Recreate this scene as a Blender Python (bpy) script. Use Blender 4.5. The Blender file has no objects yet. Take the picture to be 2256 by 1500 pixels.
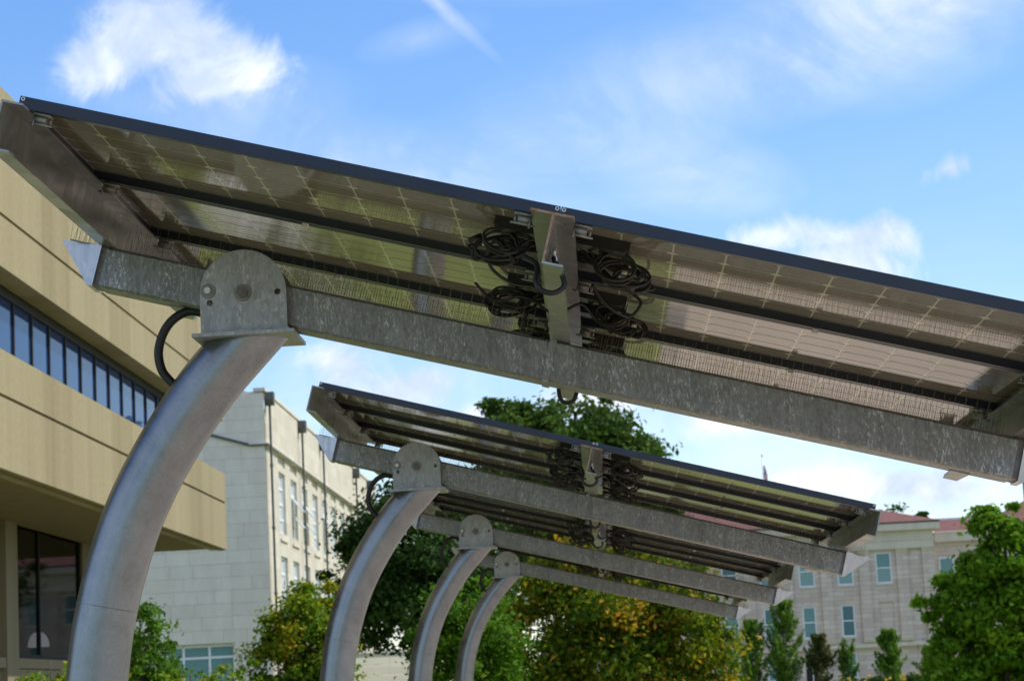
import bpy, math, random
import numpy as np
from mathutils import Matrix, Vector

scene = bpy.context.scene
COL = scene.collection
R = math.radians

# ------------------------------------------------------------------ camera
EYE = 1.6
cam_d = bpy.data.cameras.new('camera')
cam = bpy.data.objects.new('camera', cam_d)
COL.objects.link(cam)
cam_d.sensor_width = 23.5
cam_d.lens = 23.5 * 5042.4 / 2256.0
cam_d.clip_start = 0.1
cam_d.clip_end = 6000
cam_d.dof.use_dof = True
cam_d.dof.focus_distance = 8.3
cam_d.dof.aperture_fstop = 6.3
cr = Vector((0.99799979, 0.03943791, -0.04940713))
cu = Vector((0.05476649, -0.14900259, 0.98731903))
cf = Vector((-0.03157601, 0.98805004, 0.15086443))
cam.matrix_world = Matrix(((cr.x, cu.x, -cf.x, 0), (cr.y, cu.y, -cf.y, 0), (cr.z, cu.z, -cf.z, EYE), (0, 0, 0, 1)))
scene.camera = cam

# ------------------------------------------------------------------ sun, sky, exposure
SUN_EL, SUN_AZ = 50.0, 80.0            # azimuth from +Y towards +X
world = bpy.data.worlds.new('World')
scene.world = world
world.use_nodes = True
wn, wl = world.node_tree.nodes, world.node_tree.links
wn.clear()


def build_sky():
    out = wn.new('ShaderNodeOutputWorld')
    bg = wn.new('ShaderNodeBackground')
    bg.inputs['Strength'].default_value = 0.125
    sky = wn.new('ShaderNodeTexSky')
    sky.sky_type = 'NISHITA'
    sky.sun_disc = False
    sky.sun_elevation = R(SUN_EL)
    sky.sun_rotation = R(SUN_AZ)
    sky.altitude = 100
    sky.air_density = 1.0
    sky.dust_density = 0.5
    sky.ozone_density = 2.0
    hsv = wn.new('ShaderNodeHueSaturation')
    hsv.inputs['Saturation'].default_value = 1.36
    hsv.inputs['Hue'].default_value = 0.510
    hsv.inputs['Value'].default_value = 1.50
    gam = wn.new('ShaderNodeGamma')
    gam.inputs['Gamma'].default_value = 0.88
    wl.new(sky.outputs[0], gam.inputs['Color'])
    wl.new(gam.outputs[0], hsv.inputs['Color'])
    tc = wn.new('ShaderNodeTexCoord')
    d = tc.outputs['Generated']

    def math_n(op, a, b=None, clamp=False):
        n = wn.new('ShaderNodeMath')
        n.operation = op
        n.use_clamp = clamp
        for i, v in enumerate((a, b)):
            if v is None:
                continue
            if isinstance(v, (int, float)):
                n.inputs[i].default_value = v
            else:
                wl.new(v, n.inputs[i])
        return n.outputs[0]

    def ramp(v, lo, hi):
        n = wn.new('ShaderNodeMapRange')
        n.interpolation_type = 'SMOOTHSTEP'
        n.inputs[1].default_value = lo
        n.inputs[2].default_value = hi
        wl.new(v, n.inputs[0])
        return n.outputs[0]

    def noise(scale, detail, rough, dist=0.0, vec=None, loc=(0, 0, 0), stretch=(1, 1, 1)):
        m = wn.new('ShaderNodeMapping')
        m.inputs['Location'].default_value = loc
        m.inputs['Scale'].default_value = stretch
        wl.new(vec or d, m.inputs['Vector'])
        n = wn.new('ShaderNodeTexNoise')
        n.inputs['Scale'].default_value = scale
        n.inputs['Detail'].default_value = detail
        n.inputs['Roughness'].default_value = rough
        n.inputs['Distortion'].default_value = dist
        wl.new(m.outputs[0], n.inputs['Vector'])
        return n.outputs['Fac']

    # clouds that stand in the sky: direction (unit vector), half sizes (along, across), turn, weight
    right, up = cr, cu
    puff_noise = noise(30, 10, 0.64, 0.7)
    puff_big = noise(9, 3, 0.5, 0.2, loc=(1, 4, 2))
    wisp_noise = noise(8, 9, 0.60, 1.1, stretch=(1, 1, 2.0), loc=(3, 1, 0))
    shade_noise = noise(20, 7, 0.6, 0.4, loc=(0, 0, 0.022))

    def blob(az, el, a, b, turn, kind='QUADRATIC_SPHERE'):
        """ellipsoidal patch of sky about azimuth az (deg from +Y to +X) and elevation el (deg)"""
        c = Vector((math.sin(R(az)) * math.cos(R(el)), math.cos(R(az)) * math.cos(R(el)), math.sin(R(el))))
        m = wn.new('ShaderNodeMapping')
        m.vector_type = 'TEXTURE'
        m.inputs['Location'].default_value = c
        m.inputs['Rotation'].default_value = (0, -R(turn), -R(az))
        m.inputs['Scale'].default_value = (R(a), 0.5, R(b))
        wl.new(d, m.inputs['Vector'])
        g = wn.new('ShaderNodeTexGradient')
        g.gradient_type = kind
        wl.new(m.outputs[0], g.inputs['Vector'])
        return g.outputs['Fac']

    def total(lst, weights):
        s = None
        for v, w in zip(lst, weights):
            v = math_n('MULTIPLY', v, w)
            s = v if s is None else math_n('ADD', s, v)
        return s

    puffs = CLOUD_PUFFS
    wisps = CLOUD_WISPS
    ps = total([blob(*p[:5]) for p in puffs], [p[5] for p in puffs])
    ws = total([blob(*p[:5], 'SPHERICAL') for p in wisps], [p[5] for p in wisps])
    # the rest of the sky carries the same broken cloud
    far = ramp(noise(2.6, 8, 0.6, 0.3, loc=(7, 2, 5), stretch=(1, 1, 1.6)), 0.40, 0.62)
    yn = wn.new('ShaderNodeSeparateXYZ')
    wl.new(d, yn.inputs[0])
    away = ramp(yn.outputs[1], 0.93, 0.80)
    far = math_n('MULTIPLY', far, away)
    nz = math_n('ADD', math_n('MULTIPLY', puff_noise, 0.68), math_n('MULTIPLY', puff_big, 0.32))
    pd = math_n('ADD', math_n('MULTIPLY', ps, 1.9), math_n('MULTIPLY', math_n('SUBTRACT', nz, 0.5), 4.8))
    pd = math_n('MULTIPLY', math_n('MULTIPLY', ramp(pd, 0.1, 1.35), ramp(ps, 0.0, 0.25)), 0.86)
    wd = math_n('MULTIPLY', ws, math_n('ADD', math_n('MULTIPLY', wisp_noise, 2.4), -0.45), clamp=True)
    den = math_n('ADD', math_n('MAXIMUM', pd, far), math_n('MULTIPLY', wd, 0.8), clamp=True)
    # white vapour thickening towards the horizon, all round
    low = ramp(yn.outputs[2], 0.26, 0.02)
    vap = math_n('MULTIPLY', low, math_n('ADD', math_n('MULTIPLY', wisp_noise, 0.9), 0.1))
    den = math_n('MAXIMUM', den, math_n('MULTIPLY', vap, 0.45), clamp=True)
    mixc = wn.new('ShaderNodeMix')
    mixc.data_type = 'RGBA'
    wl.new(den, mixc.inputs['Factor'])
    wl.new(hsv.outputs[0], mixc.inputs['A'])
    cl = wn.new('ShaderNodeMix')
    cl.data_type = 'RGBA'
    cl.inputs['A'].default_value = (4.0, 4.8, 6.2, 1)
    cl.inputs['B'].default_value = (6.6, 6.9, 7.4, 1)
    wl.new(ramp(shade_noise, 0.36, 0.62), cl.inputs['Factor'])
    wl.new(cl.outputs['Result'], mixc.inputs['B'])
    wl.new(mixc.outputs['Result'], bg.inputs['Color'])
    wl.new(bg.outputs[0], out.inputs['Surface'])


# azimuth, elevation, half width, half height (degrees), turn, weight
CLOUD_PUFFS = [
    (-11.2, 16.5, 2.7, 1.5, 10, 0.85), (-9.6, 16.5, 3.0, 1.8, -8, 0.9), (-8.3, 15.6, 2.6, 1.5, -10, 0.85),
    (-12.3, 15.7, 1.8, 1.2, 20, 0.7), (-9.8, 15.2, 2.6, 1.1, 0, 0.62),
    (7.2, 10.7, 2.4, 1.1, 0, 1.1), (4.9, 10.9, 2.6, 0.9, 6, 1.0), (7.2, 9.7, 2.6, 1.3, 0, 0.9), (5.8, 10.1, 2.1, 1.0, 0, 0.8),
    (9.4, 12.2, 2.0, 0.7, 14, 0.45), (11.8, 11.2, 1.6, 2.0, 0, 0.5),
    (-4.9, 7.6, 2.8, 1.1, 0, 0.75), (-2.9, 6.8, 1.4, 0.8, 0, 0.7), (3.2, 6.4, 2.6, 1.0, 0, 1.1),
    (5.9, 4.6, 3.2, 1.0, 0, 1.1), (0.5, 7.2, 3.2, 1.0, 0, 0.8), (8.5, 4.4, 3.2, 0.9, 0, 0.9),
    (-6.5, 8.4, 2.0, 0.9, 0, 0.8),
]
CLOUD_WISPS = [
    (6.8, 18.2, 5.6, 2.4, -6, 0.85), (3.8, 15.0, 8.5, 1.9, 12, 0.75), (9.8, 16.4, 5.0, 2.4, 20, 0.65),
    (12.2, 18.4, 4.0, 2.4, 0, 0.85), (0.6, 18.3, 6.5, 1.4, 2, 0.5), (3.0, 12.6, 3.2, 1.3, -14, 0.7), (-2.5, 12.5, 6.0, 1.8, -8, 0.35),
    (-3.5, 17.3, 2.7, 0.24, -44, 0.85), (-3.7, 16.3, 1.9, 0.55, 12, 0.42), (-6.0, 13.4, 5.0, 1.4, -12, 0.4),
    (-5.2, 7.4, 5.0, 1.6, 0, 0.6), (2.0, 6.4, 6.0, 1.7, 0, 0.55), (6.5, 4.8, 6.0, 1.6, 0, 0.5), (-9, 15.0, 4.0, 1.2, 0, 0.5),
]
build_sky()

sun_d = bpy.data.lights.new('sun', 'SUN')
sun_d.energy = 3.3
sun_d.angle = R(0.55)
sun_d.color = (1.0, 0.94, 0.84)
sun = bpy.data.objects.new('sun', sun_d)
COL.objects.link(sun)
sv = Vector((math.cos(R(SUN_EL)) * math.sin(R(SUN_AZ)), math.cos(R(SUN_EL)) * math.cos(R(SUN_AZ)), math.sin(R(SUN_EL))))
sun.rotation_euler = sv.to_track_quat('Z', 'Y').to_euler()
sun.location = sv * 60

vs = scene.view_settings
vs.view_transform = 'Standard'
vs.look = 'None'
vs.exposure = 0.42
vs.gamma = 1.0
vs.use_curve_mapping = False
scene.cycles.max_bounces = 6
scene.cycles.diffuse_bounces = 3
scene.cycles.glossy_bounces = 3
scene.cycles.transparent_max_bounces = 8
scene.cycles.use_denoising = True


# ------------------------------------------------------------------ materials
def new_mat(name):
    m = bpy.data.materials.new(name)
    m.use_nodes = True
    nt = m.node_tree
    return m, nt, nt.nodes['Principled BSDF']


def tex(nt, kind, vec, **kw):
    n = nt.nodes.new(kind)
    for k, v in kw.items():
        n.inputs[k].default_value = v
    if vec is not None:
        nt.links.new(vec, n.inputs['Vector'])
    return n


def mapping(nt, src='Object', scale=(1, 1, 1), loc=(0, 0, 0), rot=(0, 0, 0)):
    if src == 'Position':
        o = nt.nodes.new('ShaderNodeNewGeometry').outputs['Position']
    else:
        o = nt.nodes.new('ShaderNodeTexCoord').outputs[src]
    m = nt.nodes.new('ShaderNodeMapping')
    m.inputs['Scale'].default_value = scale
    m.inputs['Location'].default_value = loc
    m.inputs['Rotation'].default_value = rot
    nt.links.new(o, m.inputs['Vector'])
    return m.outputs[0]


def cramp(nt, fac, stops):
    r = nt.nodes.new('ShaderNodeValToRGB')
    e = r.color_ramp.elements
    while len(e) > len(stops):
        e.remove(e[-1])
    while len(e) < len(stops):
        e.new(0.5)
    for el, (p, c) in zip(e, stops):
        el.position = p
        el.color = (c[0], c[1], c[2], 1) if not isinstance(c, (int, float)) else (c, c, c, 1)
    nt.links.new(fac, r.inputs[0])
    return r.outputs[0]


def mixc(nt, fac, a, b, mode='MIX'):
    n = nt.nodes.new('ShaderNodeMix')
    n.data_type = 'RGBA'
    n.blend_type = mode
    for k, v in (('Factor', fac), ('A', a), ('B', b)):
        if isinstance(v, (int, float)):
            n.inputs[k].default_value = v
        elif isinstance(v, tuple):
            n.inputs[k].default_value = (*v[:3], 1)
        else:
            nt.links.new(v, n.inputs[k])
    return n.outputs['Result']


def bump(nt, b, h, strength, dist):
    n = nt.nodes.new('ShaderNodeBump')
    n.inputs['Strength'].default_value = strength
    n.inputs['Distance'].default_value = dist
    nt.links.new(h, n.inputs['Height'])
    nt.links.new(n.outputs[0], b.inputs['Normal'])


def plain(name, c1, c2, scale=3.0, rough=0.6, metal=0.0, src='Object', stretch=(1, 1, 1), bmp=0.0, bdist=0.01, rvar=0.0, detail=6):
    m, nt, b = new_mat(name)
    v = mapping(nt, src, stretch)
    n = tex(nt, 'ShaderNodeTexNoise', v, Scale=scale, Detail=detail, Roughness=0.6)
    nt.links.new(cramp(nt, n.outputs['Fac'], [(0.3, c1), (0.7, c2)]), b.inputs['Base Color'])
    b.inputs['Roughness'].default_value = rough
    b.inputs['Metallic'].default_value = metal
    if rvar:
        nt.links.new(cramp(nt, n.outputs['Fac'], [(0.3, rough - rvar), (0.7, rough + rvar)]), b.inputs['Roughness'])
    if bmp:
        bump(nt, b, n.outputs['Fac'], bmp, bdist)
    return m


M = {}


def galvanised(name, dark, light, rough, metal, fleck, scale=55, rusty=False):
    m, nt, b = new_mat(name)
    v = mapping(nt, 'Position', (1, 1, 1))
    vs_ = mapping(nt, 'Position', (1.35, 1.0, 0.5), rot=(0, R(35), 0))
    big = tex(nt, 'ShaderNodeTexNoise', v, Scale=4.0, Detail=7, Roughness=0.66)
    vo = tex(nt, 'ShaderNodeTexVoronoi', vs_, Scale=scale, Randomness=1.0)
    nz = tex(nt, 'ShaderNodeTexNoise', vs_, Scale=scale * 0.85, Detail=5, Roughness=0.72, Distortion=0.6)
    col = cramp(nt, vo.outputs['Color'], [(0.0, dark), (1.0, light)])
    col = mixc(nt, 0.42, col, cramp(nt, big.outputs['Fac'], [(0.34, dark), (0.66, light)]))
    mid = tex(nt, 'ShaderNodeTexNoise', vs_, Scale=scale * 0.22, Detail=6, Roughness=0.7, Distortion=0.8)
    col = mixc(nt, 0.4, col, cramp(nt, mid.outputs['Fac'], [(0.38, dark), (0.62, light)]))
    fl = cramp(nt, nz.outputs['Fac'], [(0.52, 0.0), (0.64, 1.0)])
    cl_ = tex(nt, 'ShaderNodeTexNoise', vs_, Scale=13.0, Detail=3, Roughness=0.6)
    flm = nt.nodes.new('ShaderNodeMath')
    flm.operation = 'MULTIPLY'
    nt.links.new(fl, flm.inputs[0])
    nt.links.new(cramp(nt, cl_.outputs['Fac'], [(0.38, 0.12), (0.66, 1.0)]), flm.inputs[1])
    col = mixc(nt, flm.outputs[0], col, fleck)
    if rusty:
        ru = tex(nt, 'ShaderNodeTexNoise', mapping(nt, 'Position', (1, 1, 1.6), loc=(0.4, 0, 0.2)), Scale=3.2, Detail=9, Roughness=0.75)
        col = mixc(nt, cramp(nt, ru.outputs['Fac'], [(0.665, 0.0), (0.73, 0.55)]), col, (0.20, 0.12, 0.045))
        dr = tex(nt, 'ShaderNodeTexNoise', mapping(nt, 'Position', (9, 9, 0.9)), Scale=2.0, Detail=6, Roughness=0.6)
        col = mixc(nt, cramp(nt, dr.outputs['Fac'], [(0.56, 0.0), (0.74, 0.5)]), col, (0.08, 0.08, 0.075))
    nt.links.new(col, b.inputs['Base Color'])
    b.inputs['Metallic'].default_value = metal
    nt.links.new(cramp(nt, vo.outputs['Color'], [(0.0, rough + 0.1), (1.0, rough - 0.08)]), b.inputs['Roughness'])
    bump(nt, b, nz.outputs['Fac'], 0.25, 0.002)
    return m


M['beam'] = galvanised('galvanised_beam', (0.14, 0.148, 0.15), (0.29, 0.30, 0.30), 0.46, 0.5, (0.62, 0.64, 0.65), 110, True)
M['rib'] = galvanised('galvanised_rib', (0.20, 0.21, 0.205), (0.36, 0.37, 0.36), 0.33, 0.75, (0.42, 0.43, 0.42), 9)
M['plate'] = galvanised('galvanised_plate', (0.25, 0.26, 0.27), (0.42, 0.44, 0.46), 0.44, 0.45, (0.62, 0.64, 0.66), 75)
M['wing'] = galvanised('galvanised_wing', (0.36, 0.39, 0.42), (0.50, 0.53, 0.56), 0.32, 0.8, (0.60, 0.63, 0.66), 35)


def pole_mat():
    m, nt, b = new_mat('brushed_pole')
    v = mapping(nt, 'Position', (1, 1, 1))
    fine = tex(nt, 'ShaderNodeTexNoise', v, Scale=120, Detail=4, Roughness=0.7)
    big = tex(nt, 'ShaderNodeTexNoise', v, Scale=6, Detail=6, Roughness=0.65, Distortion=0.5)
    scuff = tex(nt, 'ShaderNodeTexNoise', mapping(nt, 'Position', (1, 1, 2.6), rot=(0.4, 0.5, 0)), Scale=11, Detail=9, Roughness=0.72, Distortion=1.2)
    c = cramp(nt, big.outputs['Fac'], [(0.3, (0.18, 0.202, 0.222)), (0.72, (0.275, 0.30, 0.325))])
    c = mixc(nt, cramp(nt, scuff.outputs['Fac'], [(0.62, 0.0), (0.74, 0.75)]), c, (0.16, 0.16, 0.17))
    c = mixc(nt, 0.25, c, fine.outputs['Fac'], 'OVERLAY')
    nt.links.new(c, b.inputs['Base Color'])
    b.inputs['Metallic'].default_value = 0.9
    nt.links.new(cramp(nt, big.outputs['Fac'], [(0.3, 0.24), (0.7, 0.36)]), b.inputs['Roughness'])
    bump(nt, b, fine.outputs['Fac'], 0.12, 0.001)
    return m


M['pole'] = pole_mat()
M['frame'] = plain('black_anodised_frame', (0.010, 0.015, 0.028), (0.016, 0.022, 0.038), 8, 0.30, 0.1)
M['black'] = plain('black_plastic', (0.004, 0.004, 0.005), (0.008, 0.008, 0.009), 20, 0.5)
M['boxplastic'] = plain('junction_plastic', (0.010, 0.010, 0.011), (0.02, 0.02, 0.02), 12, 0.26)
M['bolt'] = plain('zinc_bolt', (0.5, 0.5, 0.48), (0.72, 0.72, 0.7), 40, 0.35, 0.8)
M['washer'] = plain('dull_washer', (0.20, 0.20, 0.18), (0.30, 0.30, 0.27), 60, 0.5, 0.6)
M['darkbolt'] = plain('dark_bolt', (0.12, 0.11, 0.11), (0.20, 0.19, 0.18), 40, 0.5, 0.6)
M['tag'] = plain('pale_tag', (0.5, 0.49, 0.44), (0.62, 0.6, 0.55), 40, 0.6)
M['spike'] = plain('steel_wire', (0.12, 0.10, 0.075), (0.26, 0.22, 0.17), 30, 0.45, 0.5)
M['rust'] = plain('rusty_edge', (0.22, 0.09, 0.04), (0.36, 0.26, 0.20), 60, 0.8)


def glass_back(name, c1, c2):
    m, nt, b = new_mat(name)
    n = tex(nt, 'ShaderNodeTexNoise', mapping(nt, 'Position', (1, 1, 1)), Scale=2.5, Detail=3)
    fine = tex(nt, 'ShaderNodeTexNoise', mapping(nt, 'Position', (6, 260, 6)), Scale=1.0, Detail=3)
    nt.links.new(cramp(nt, n.outputs['Fac'], [(0.3, c1), (0.7, c2)]), b.inputs['Base Color'])
    b.inputs['Roughness'].default_value = 0.05
    b.inputs['IOR'].default_value = 1.5
    rip = tex(nt, 'ShaderNodeTexNoise', mapping(nt, 'Position', (1.6, 34, 1.6)), Scale=1.0, Detail=2)
    h = mixc(nt, 0.12, rip.outputs['Fac'], fine.outputs['Fac'])
    bump(nt, b, h, 0.014, 0.02)
    return m


M['cell'] = glass_back('solar_cell_back', (0.195, 0.175, 0.147), (0.24, 0.216, 0.183))
M['sheet'] = glass_back('laminate_gap', (0.54, 0.52, 0.44), (0.60, 0.58, 0.49))
M['topglass'] = plain('solar_glass_front', (0.008, 0.010, 0.022), (0.012, 0.015, 0.03), 3, 0.08)


def concrete(name, c1, c2, c3):
    m, nt, b = new_mat(name)
    v = mapping(nt, 'Position', (0.9, 0.9, 0.045))
    st = tex(nt, 'ShaderNodeTexNoise', v, Scale=1.6, Detail=4, Roughness=0.65)
    g = tex(nt, 'ShaderNodeTexNoise', mapping(nt, 'Position'), Scale=9, Detail=8, Roughness=0.7)
    band = tex(nt, 'ShaderNodeTexNoise', mapping(nt, 'Position', (0.0, 0.34, 0.0)), Scale=1.0, Detail=0)
    c = cramp(nt, st.outputs['Fac'], [(0.3, c1), (0.5, c2), (0.72, c3)])
    c = mixc(nt, 0.35, c, cramp(nt, band.outputs['Fac'], [(0.40, c1), (0.44, c3)]))
    c = mixc(nt, 0.3, c, g.outputs['Fac'], 'OVERLAY')
    nt.links.new(c, b.inputs['Base Color'])
    b.inputs['Roughness'].default_value = 0.9
    bump(nt, b, g.outputs['Fac'], 0.25, 0.01)
    return m


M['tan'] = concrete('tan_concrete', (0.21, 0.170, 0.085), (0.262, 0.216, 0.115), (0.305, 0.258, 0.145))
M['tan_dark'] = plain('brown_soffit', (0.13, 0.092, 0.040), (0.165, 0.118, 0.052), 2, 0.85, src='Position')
M['tan_shaded'] = plain('tan_ground_floor_shaded', (0.19, 0.155, 0.092), (0.23, 0.19, 0.118), 1.2, 0.9, src='Position', stretch=(1, 1, 0.1))  # same tan, darkened to carry the weaker light under the overhang
M['groove'] = plain('joint_sealant', (0.16, 0.11, 0.055), (0.2, 0.14, 0.07), 5, 0.9, src='Position')


def window_glass(name, tint, rough=0.03, ior=1.5):
    m, nt, b = new_mat(name)
    w = tex(nt, 'ShaderNodeTexNoise', mapping(nt, 'Position', (0.5, 0.5, 0.5)), Scale=1.4, Detail=1)
    b.inputs['Base Color'].default_value = (*tint, 1)
    b.inputs['Roughness'].default_value = rough
    b.inputs['Metallic'].default_value = 0.0
    b.inputs['IOR'].default_value = ior
    bump(nt, b, w.outputs['Fac'], 0.04, 0.05)
    return m


M['sky_tint_glass'] = window_glass('sky_tinted_window_glass', (0.012, 0.040, 0.115), 0.03, 1.22)  # blue of the reflected sky is put into the base colour
M['teal_glass'] = window_glass('teal_window_glass', (0.13, 0.27, 0.285), 0.12, 1.35)
M['teal_light'] = window_glass('light_teal_window_glass', (0.20, 0.33, 0.34), 0.12, 1.35)
M['teal_dark'] = window_glass('dark_teal_window_glass', (0.06, 0.15, 0.17), 0.08, 1.4)
M['pale_glass'] = window_glass('pale_sky_glass', (0.62, 0.68, 0.69), 0.15)  # bright sky reflection painted as a pale base colour


def see_through(name):
    m, nt, b = new_mat(name)
    out = nt.nodes['Material Output']
    tr = nt.nodes.new('ShaderNodeBsdfTransparent')
    tr.inputs[0].default_value = (0.6, 0.61, 0.61, 1)
    gl = nt.nodes.new('ShaderNodeBsdfGlossy')
    gl.inputs['Roughness'].default_value = 0.03
    lw = nt.nodes.new('ShaderNodeLayerWeight')
    fr = nt.nodes.new('ShaderNodeMapRange')
    fr.inputs[1].default_value = 0.2
    fr.inputs[3].default_value = 0.03
    fr.inputs[4].default_value = 0.16
    nt.links.new(lw.outputs['Facing'], fr.inputs[0])
    mx = nt.nodes.new('ShaderNodeMixShader')
    nt.links.new(fr.outputs[0], mx.inputs[0])
    nt.links.new(tr.outputs[0], mx.inputs[1])
    nt.links.new(gl.outputs[0], mx.inputs[2])
    nt.links.new(mx.outputs[0], out.inputs['Surface'])
    n = tex(nt, 'ShaderNodeTexNoise', mapping(nt, 'Position'), Scale=1.0, Detail=1)
    bp = nt.nodes.new('ShaderNodeBump')
    bp.inputs['Strength'].default_value = 0.03
    nt.links.new(n.outputs['Fac'], bp.inputs['Height'])
    nt.links.new(bp.outputs[0], gl.inputs['Normal'])
    return m


M['clear_glass'] = see_through('ground_floor_glass')
M['dark_metal'] = plain('dark_window_metal', (0.010, 0.008, 0.007), (0.018, 0.015, 0.013), 4, 0.75, 0.0, src='Position')
M['white_frame'] = plain('white_window_frame', (0.66, 0.70, 0.76), (0.74, 0.77, 0.82), 4, 0.5, src='Position')
def lit_shade():
    m, nt, b = new_mat('lit_lampshade')
    n = tex(nt, 'ShaderNodeTexNoise', mapping(nt, 'Position'), Scale=4.0, Detail=2)
    nt.links.new(cramp(nt, n.outputs['Fac'], [(0.3, (0.72, 0.72, 0.78)), (0.7, (0.82, 0.82, 0.86))]), b.inputs['Base Color'])
    b.inputs['Emission Color'].default_value = (0.92, 0.92, 1.0, 1)
    b.inputs['Emission Strength'].default_value = 0.22
    return m


M['interior'] = plain('dim_room', (0.03, 0.03, 0.03), (0.06, 0.055, 0.05), 1, 0.9, src='Position')
M['lampshade'] = lit_shade()


def stone(name, c1, c2, axis, bw, bh, mortar=0.012, contrast=0.5):
    m, nt, b = new_mat(name)
    rot = (R(90), 0, 0) if axis == 'Y' else (R(90), 0, R(90))
    v = mapping(nt, 'Position')
    sep = nt.nodes.new('ShaderNodeSeparateXYZ')
    nt.links.new(v, sep.inputs[0])
    com = nt.nodes.new('ShaderNodeCombineXYZ')
    nt.links.new(sep.outputs[0 if axis == 'Y' else 1], com.inputs[0])
    nt.links.new(sep.outputs[2], com.inputs[1])
    br = nt.nodes.new('ShaderNodeTexBrick')
    br.inputs['Color1'].default_value = (0.3, 0.3, 0.3, 1)
    br.inputs['Color2'].default_value = (0.7, 0.7, 0.7, 1)
    br.inputs['Mortar'].default_value = (0.15, 0.15, 0.15, 1)
    br.inputs['Scale'].default_value = 1.0
    br.inputs['Mortar Size'].default_value = mortar
    br.inputs['Brick Width'].default_value = bw
    br.inputs['Row Height'].default_value = bh
    nt.links.new(com.outputs[0], br.inputs['Vector'])
    big = tex(nt, 'ShaderNodeTexNoise', mapping(nt, 'Position', (1, 1, 0.35)), Scale=0.9, Detail=8, Roughness=0.65)
    fine = tex(nt, 'ShaderNodeTexNoise', v, Scale=14, Detail=6, Roughness=0.7)
    c = cramp(nt, big.outputs['Fac'], [(0.3, c1), (0.7, c2)])
    c = mixc(nt, contrast * 0.5, c, br.outputs['Color'], 'OVERLAY')
    c = mixc(nt, 0.2, c, fine.outputs['Fac'], 'OVERLAY')
    nt.links.new(c, b.inputs['Base Color'])
    b.inputs['Roughness'].default_value = 0.88
    bump(nt, b, br.outputs['Fac'], -0.3, 0.02)
    return m


M['stoneC'] = stone('pale_limestone_side', (0.50, 0.46, 0.365), (0.58, 0.54, 0.44), 'X', 1.9, 0.6, 0.012, 0.5)
M['stoneR'] = stone('grey_limestone_front', (0.50, 0.425, 0.385), (0.62, 0.53, 0.485), 'Y', 1.1, 0.30, 0.02, 0.7)
M['stone_trim'] = plain('limestone_trim', (0.54, 0.49, 0.42), (0.64, 0.58, 0.50), 2, 0.85, src='Position', stretch=(1, 1, 0.3))
M['stone_base'] = plain('yellow_limestone_base', (0.50, 0.42, 0.28), (0.56, 0.48, 0.34), 3, 0.85, src='Position')
M['stone_shade'] = plain('joint_bed', (0.52, 0.49, 0.44), (0.58, 0.55, 0.50), 3, 0.9, src='Position')


def block_mat():
    m, nt, b = new_mat('ashlar_block')
    oi = nt.nodes.new('ShaderNodeObjectInfo')
    n = tex(nt, 'ShaderNodeTexNoise', mapping(nt, 'Position', (1, 1, 0.4)), Scale=1.6, Detail=9, Roughness=0.68)
    c = cramp(nt, oi.outputs['Random'], [(0.0, (0.635, 0.592, 0.53)), (0.5, (0.66, 0.617, 0.555)), (1.0, (0.685, 0.645, 0.585))])
    c = mixc(nt, 0.35, c, n.outputs['Fac'], 'OVERLAY')
    nt.links.new(c, b.inputs['Base Color'])
    b.inputs['Roughness'].default_value = 0.88
    bump(nt, b, n.outputs['Fac'], 0.2, 0.02)
    return m


M['block'] = block_mat()


def roof_mat():
    m, nt, b = new_mat('red_tile_roof')
    v = mapping(nt, 'Position', (1, 1, 1))
    n = tex(nt, 'ShaderNodeTexNoise', v, Scale=2.0, Detail=8, Roughness=0.7)
    w = tex(nt, 'ShaderNodeTexWave', mapping(nt, 'Position', (1, 0, 0)), Scale=1.1)
    c = cramp(nt, n.outputs['Fac'], [(0.3, (0.125, 0.042, 0.036)), (0.7, (0.175, 0.066, 0.058))])
    nt.links.new(c, b.inputs['Base Color'])
    b.inputs['Roughness'].default_value = 0.8
    bump(nt, b, w.outputs['Fac'], 0.2, 0.03)
    return m


M['roof'] = roof_mat()
M['copper'] = plain('aged_downpipe', (0.08, 0.085, 0.083), (0.13, 0.135, 0.13), 3, 0.6, 0.3, src='Position')
M['lead'] = plain('dark_flashing', (0.05, 0.055, 0.055), (0.09, 0.10, 0.10), 3, 0.6, 0.2, src='Position')
M['bark'] = plain('bark', (0.05, 0.038, 0.028), (0.11, 0.09, 0.07), 6, 0.9, src='Position', stretch=(1, 1, 0.2), bmp=0.5, bdist=0.03)
M['whitepaint'] = plain('white_paint', (0.7, 0.7, 0.7), (0.8, 0.8, 0.8), 4, 0.4)
M['lamp_grey'] = plain('lamp_grey_paint', (0.22, 0.27, 0.26), (0.3, 0.34, 0.33), 4, 0.5)
M['flag_red'] = plain('flag_red', (0.45, 0.03, 0.04), (0.55, 0.05, 0.06), 3, 0.8)
M['flag_white'] = plain('flag_white', (0.72, 0.70, 0.72), (0.8, 0.78, 0.8), 3, 0.8)
M['flag_blue'] = plain('flag_blue', (0.02, 0.03, 0.12), (0.03, 0.05, 0.18), 3, 0.8)


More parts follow.
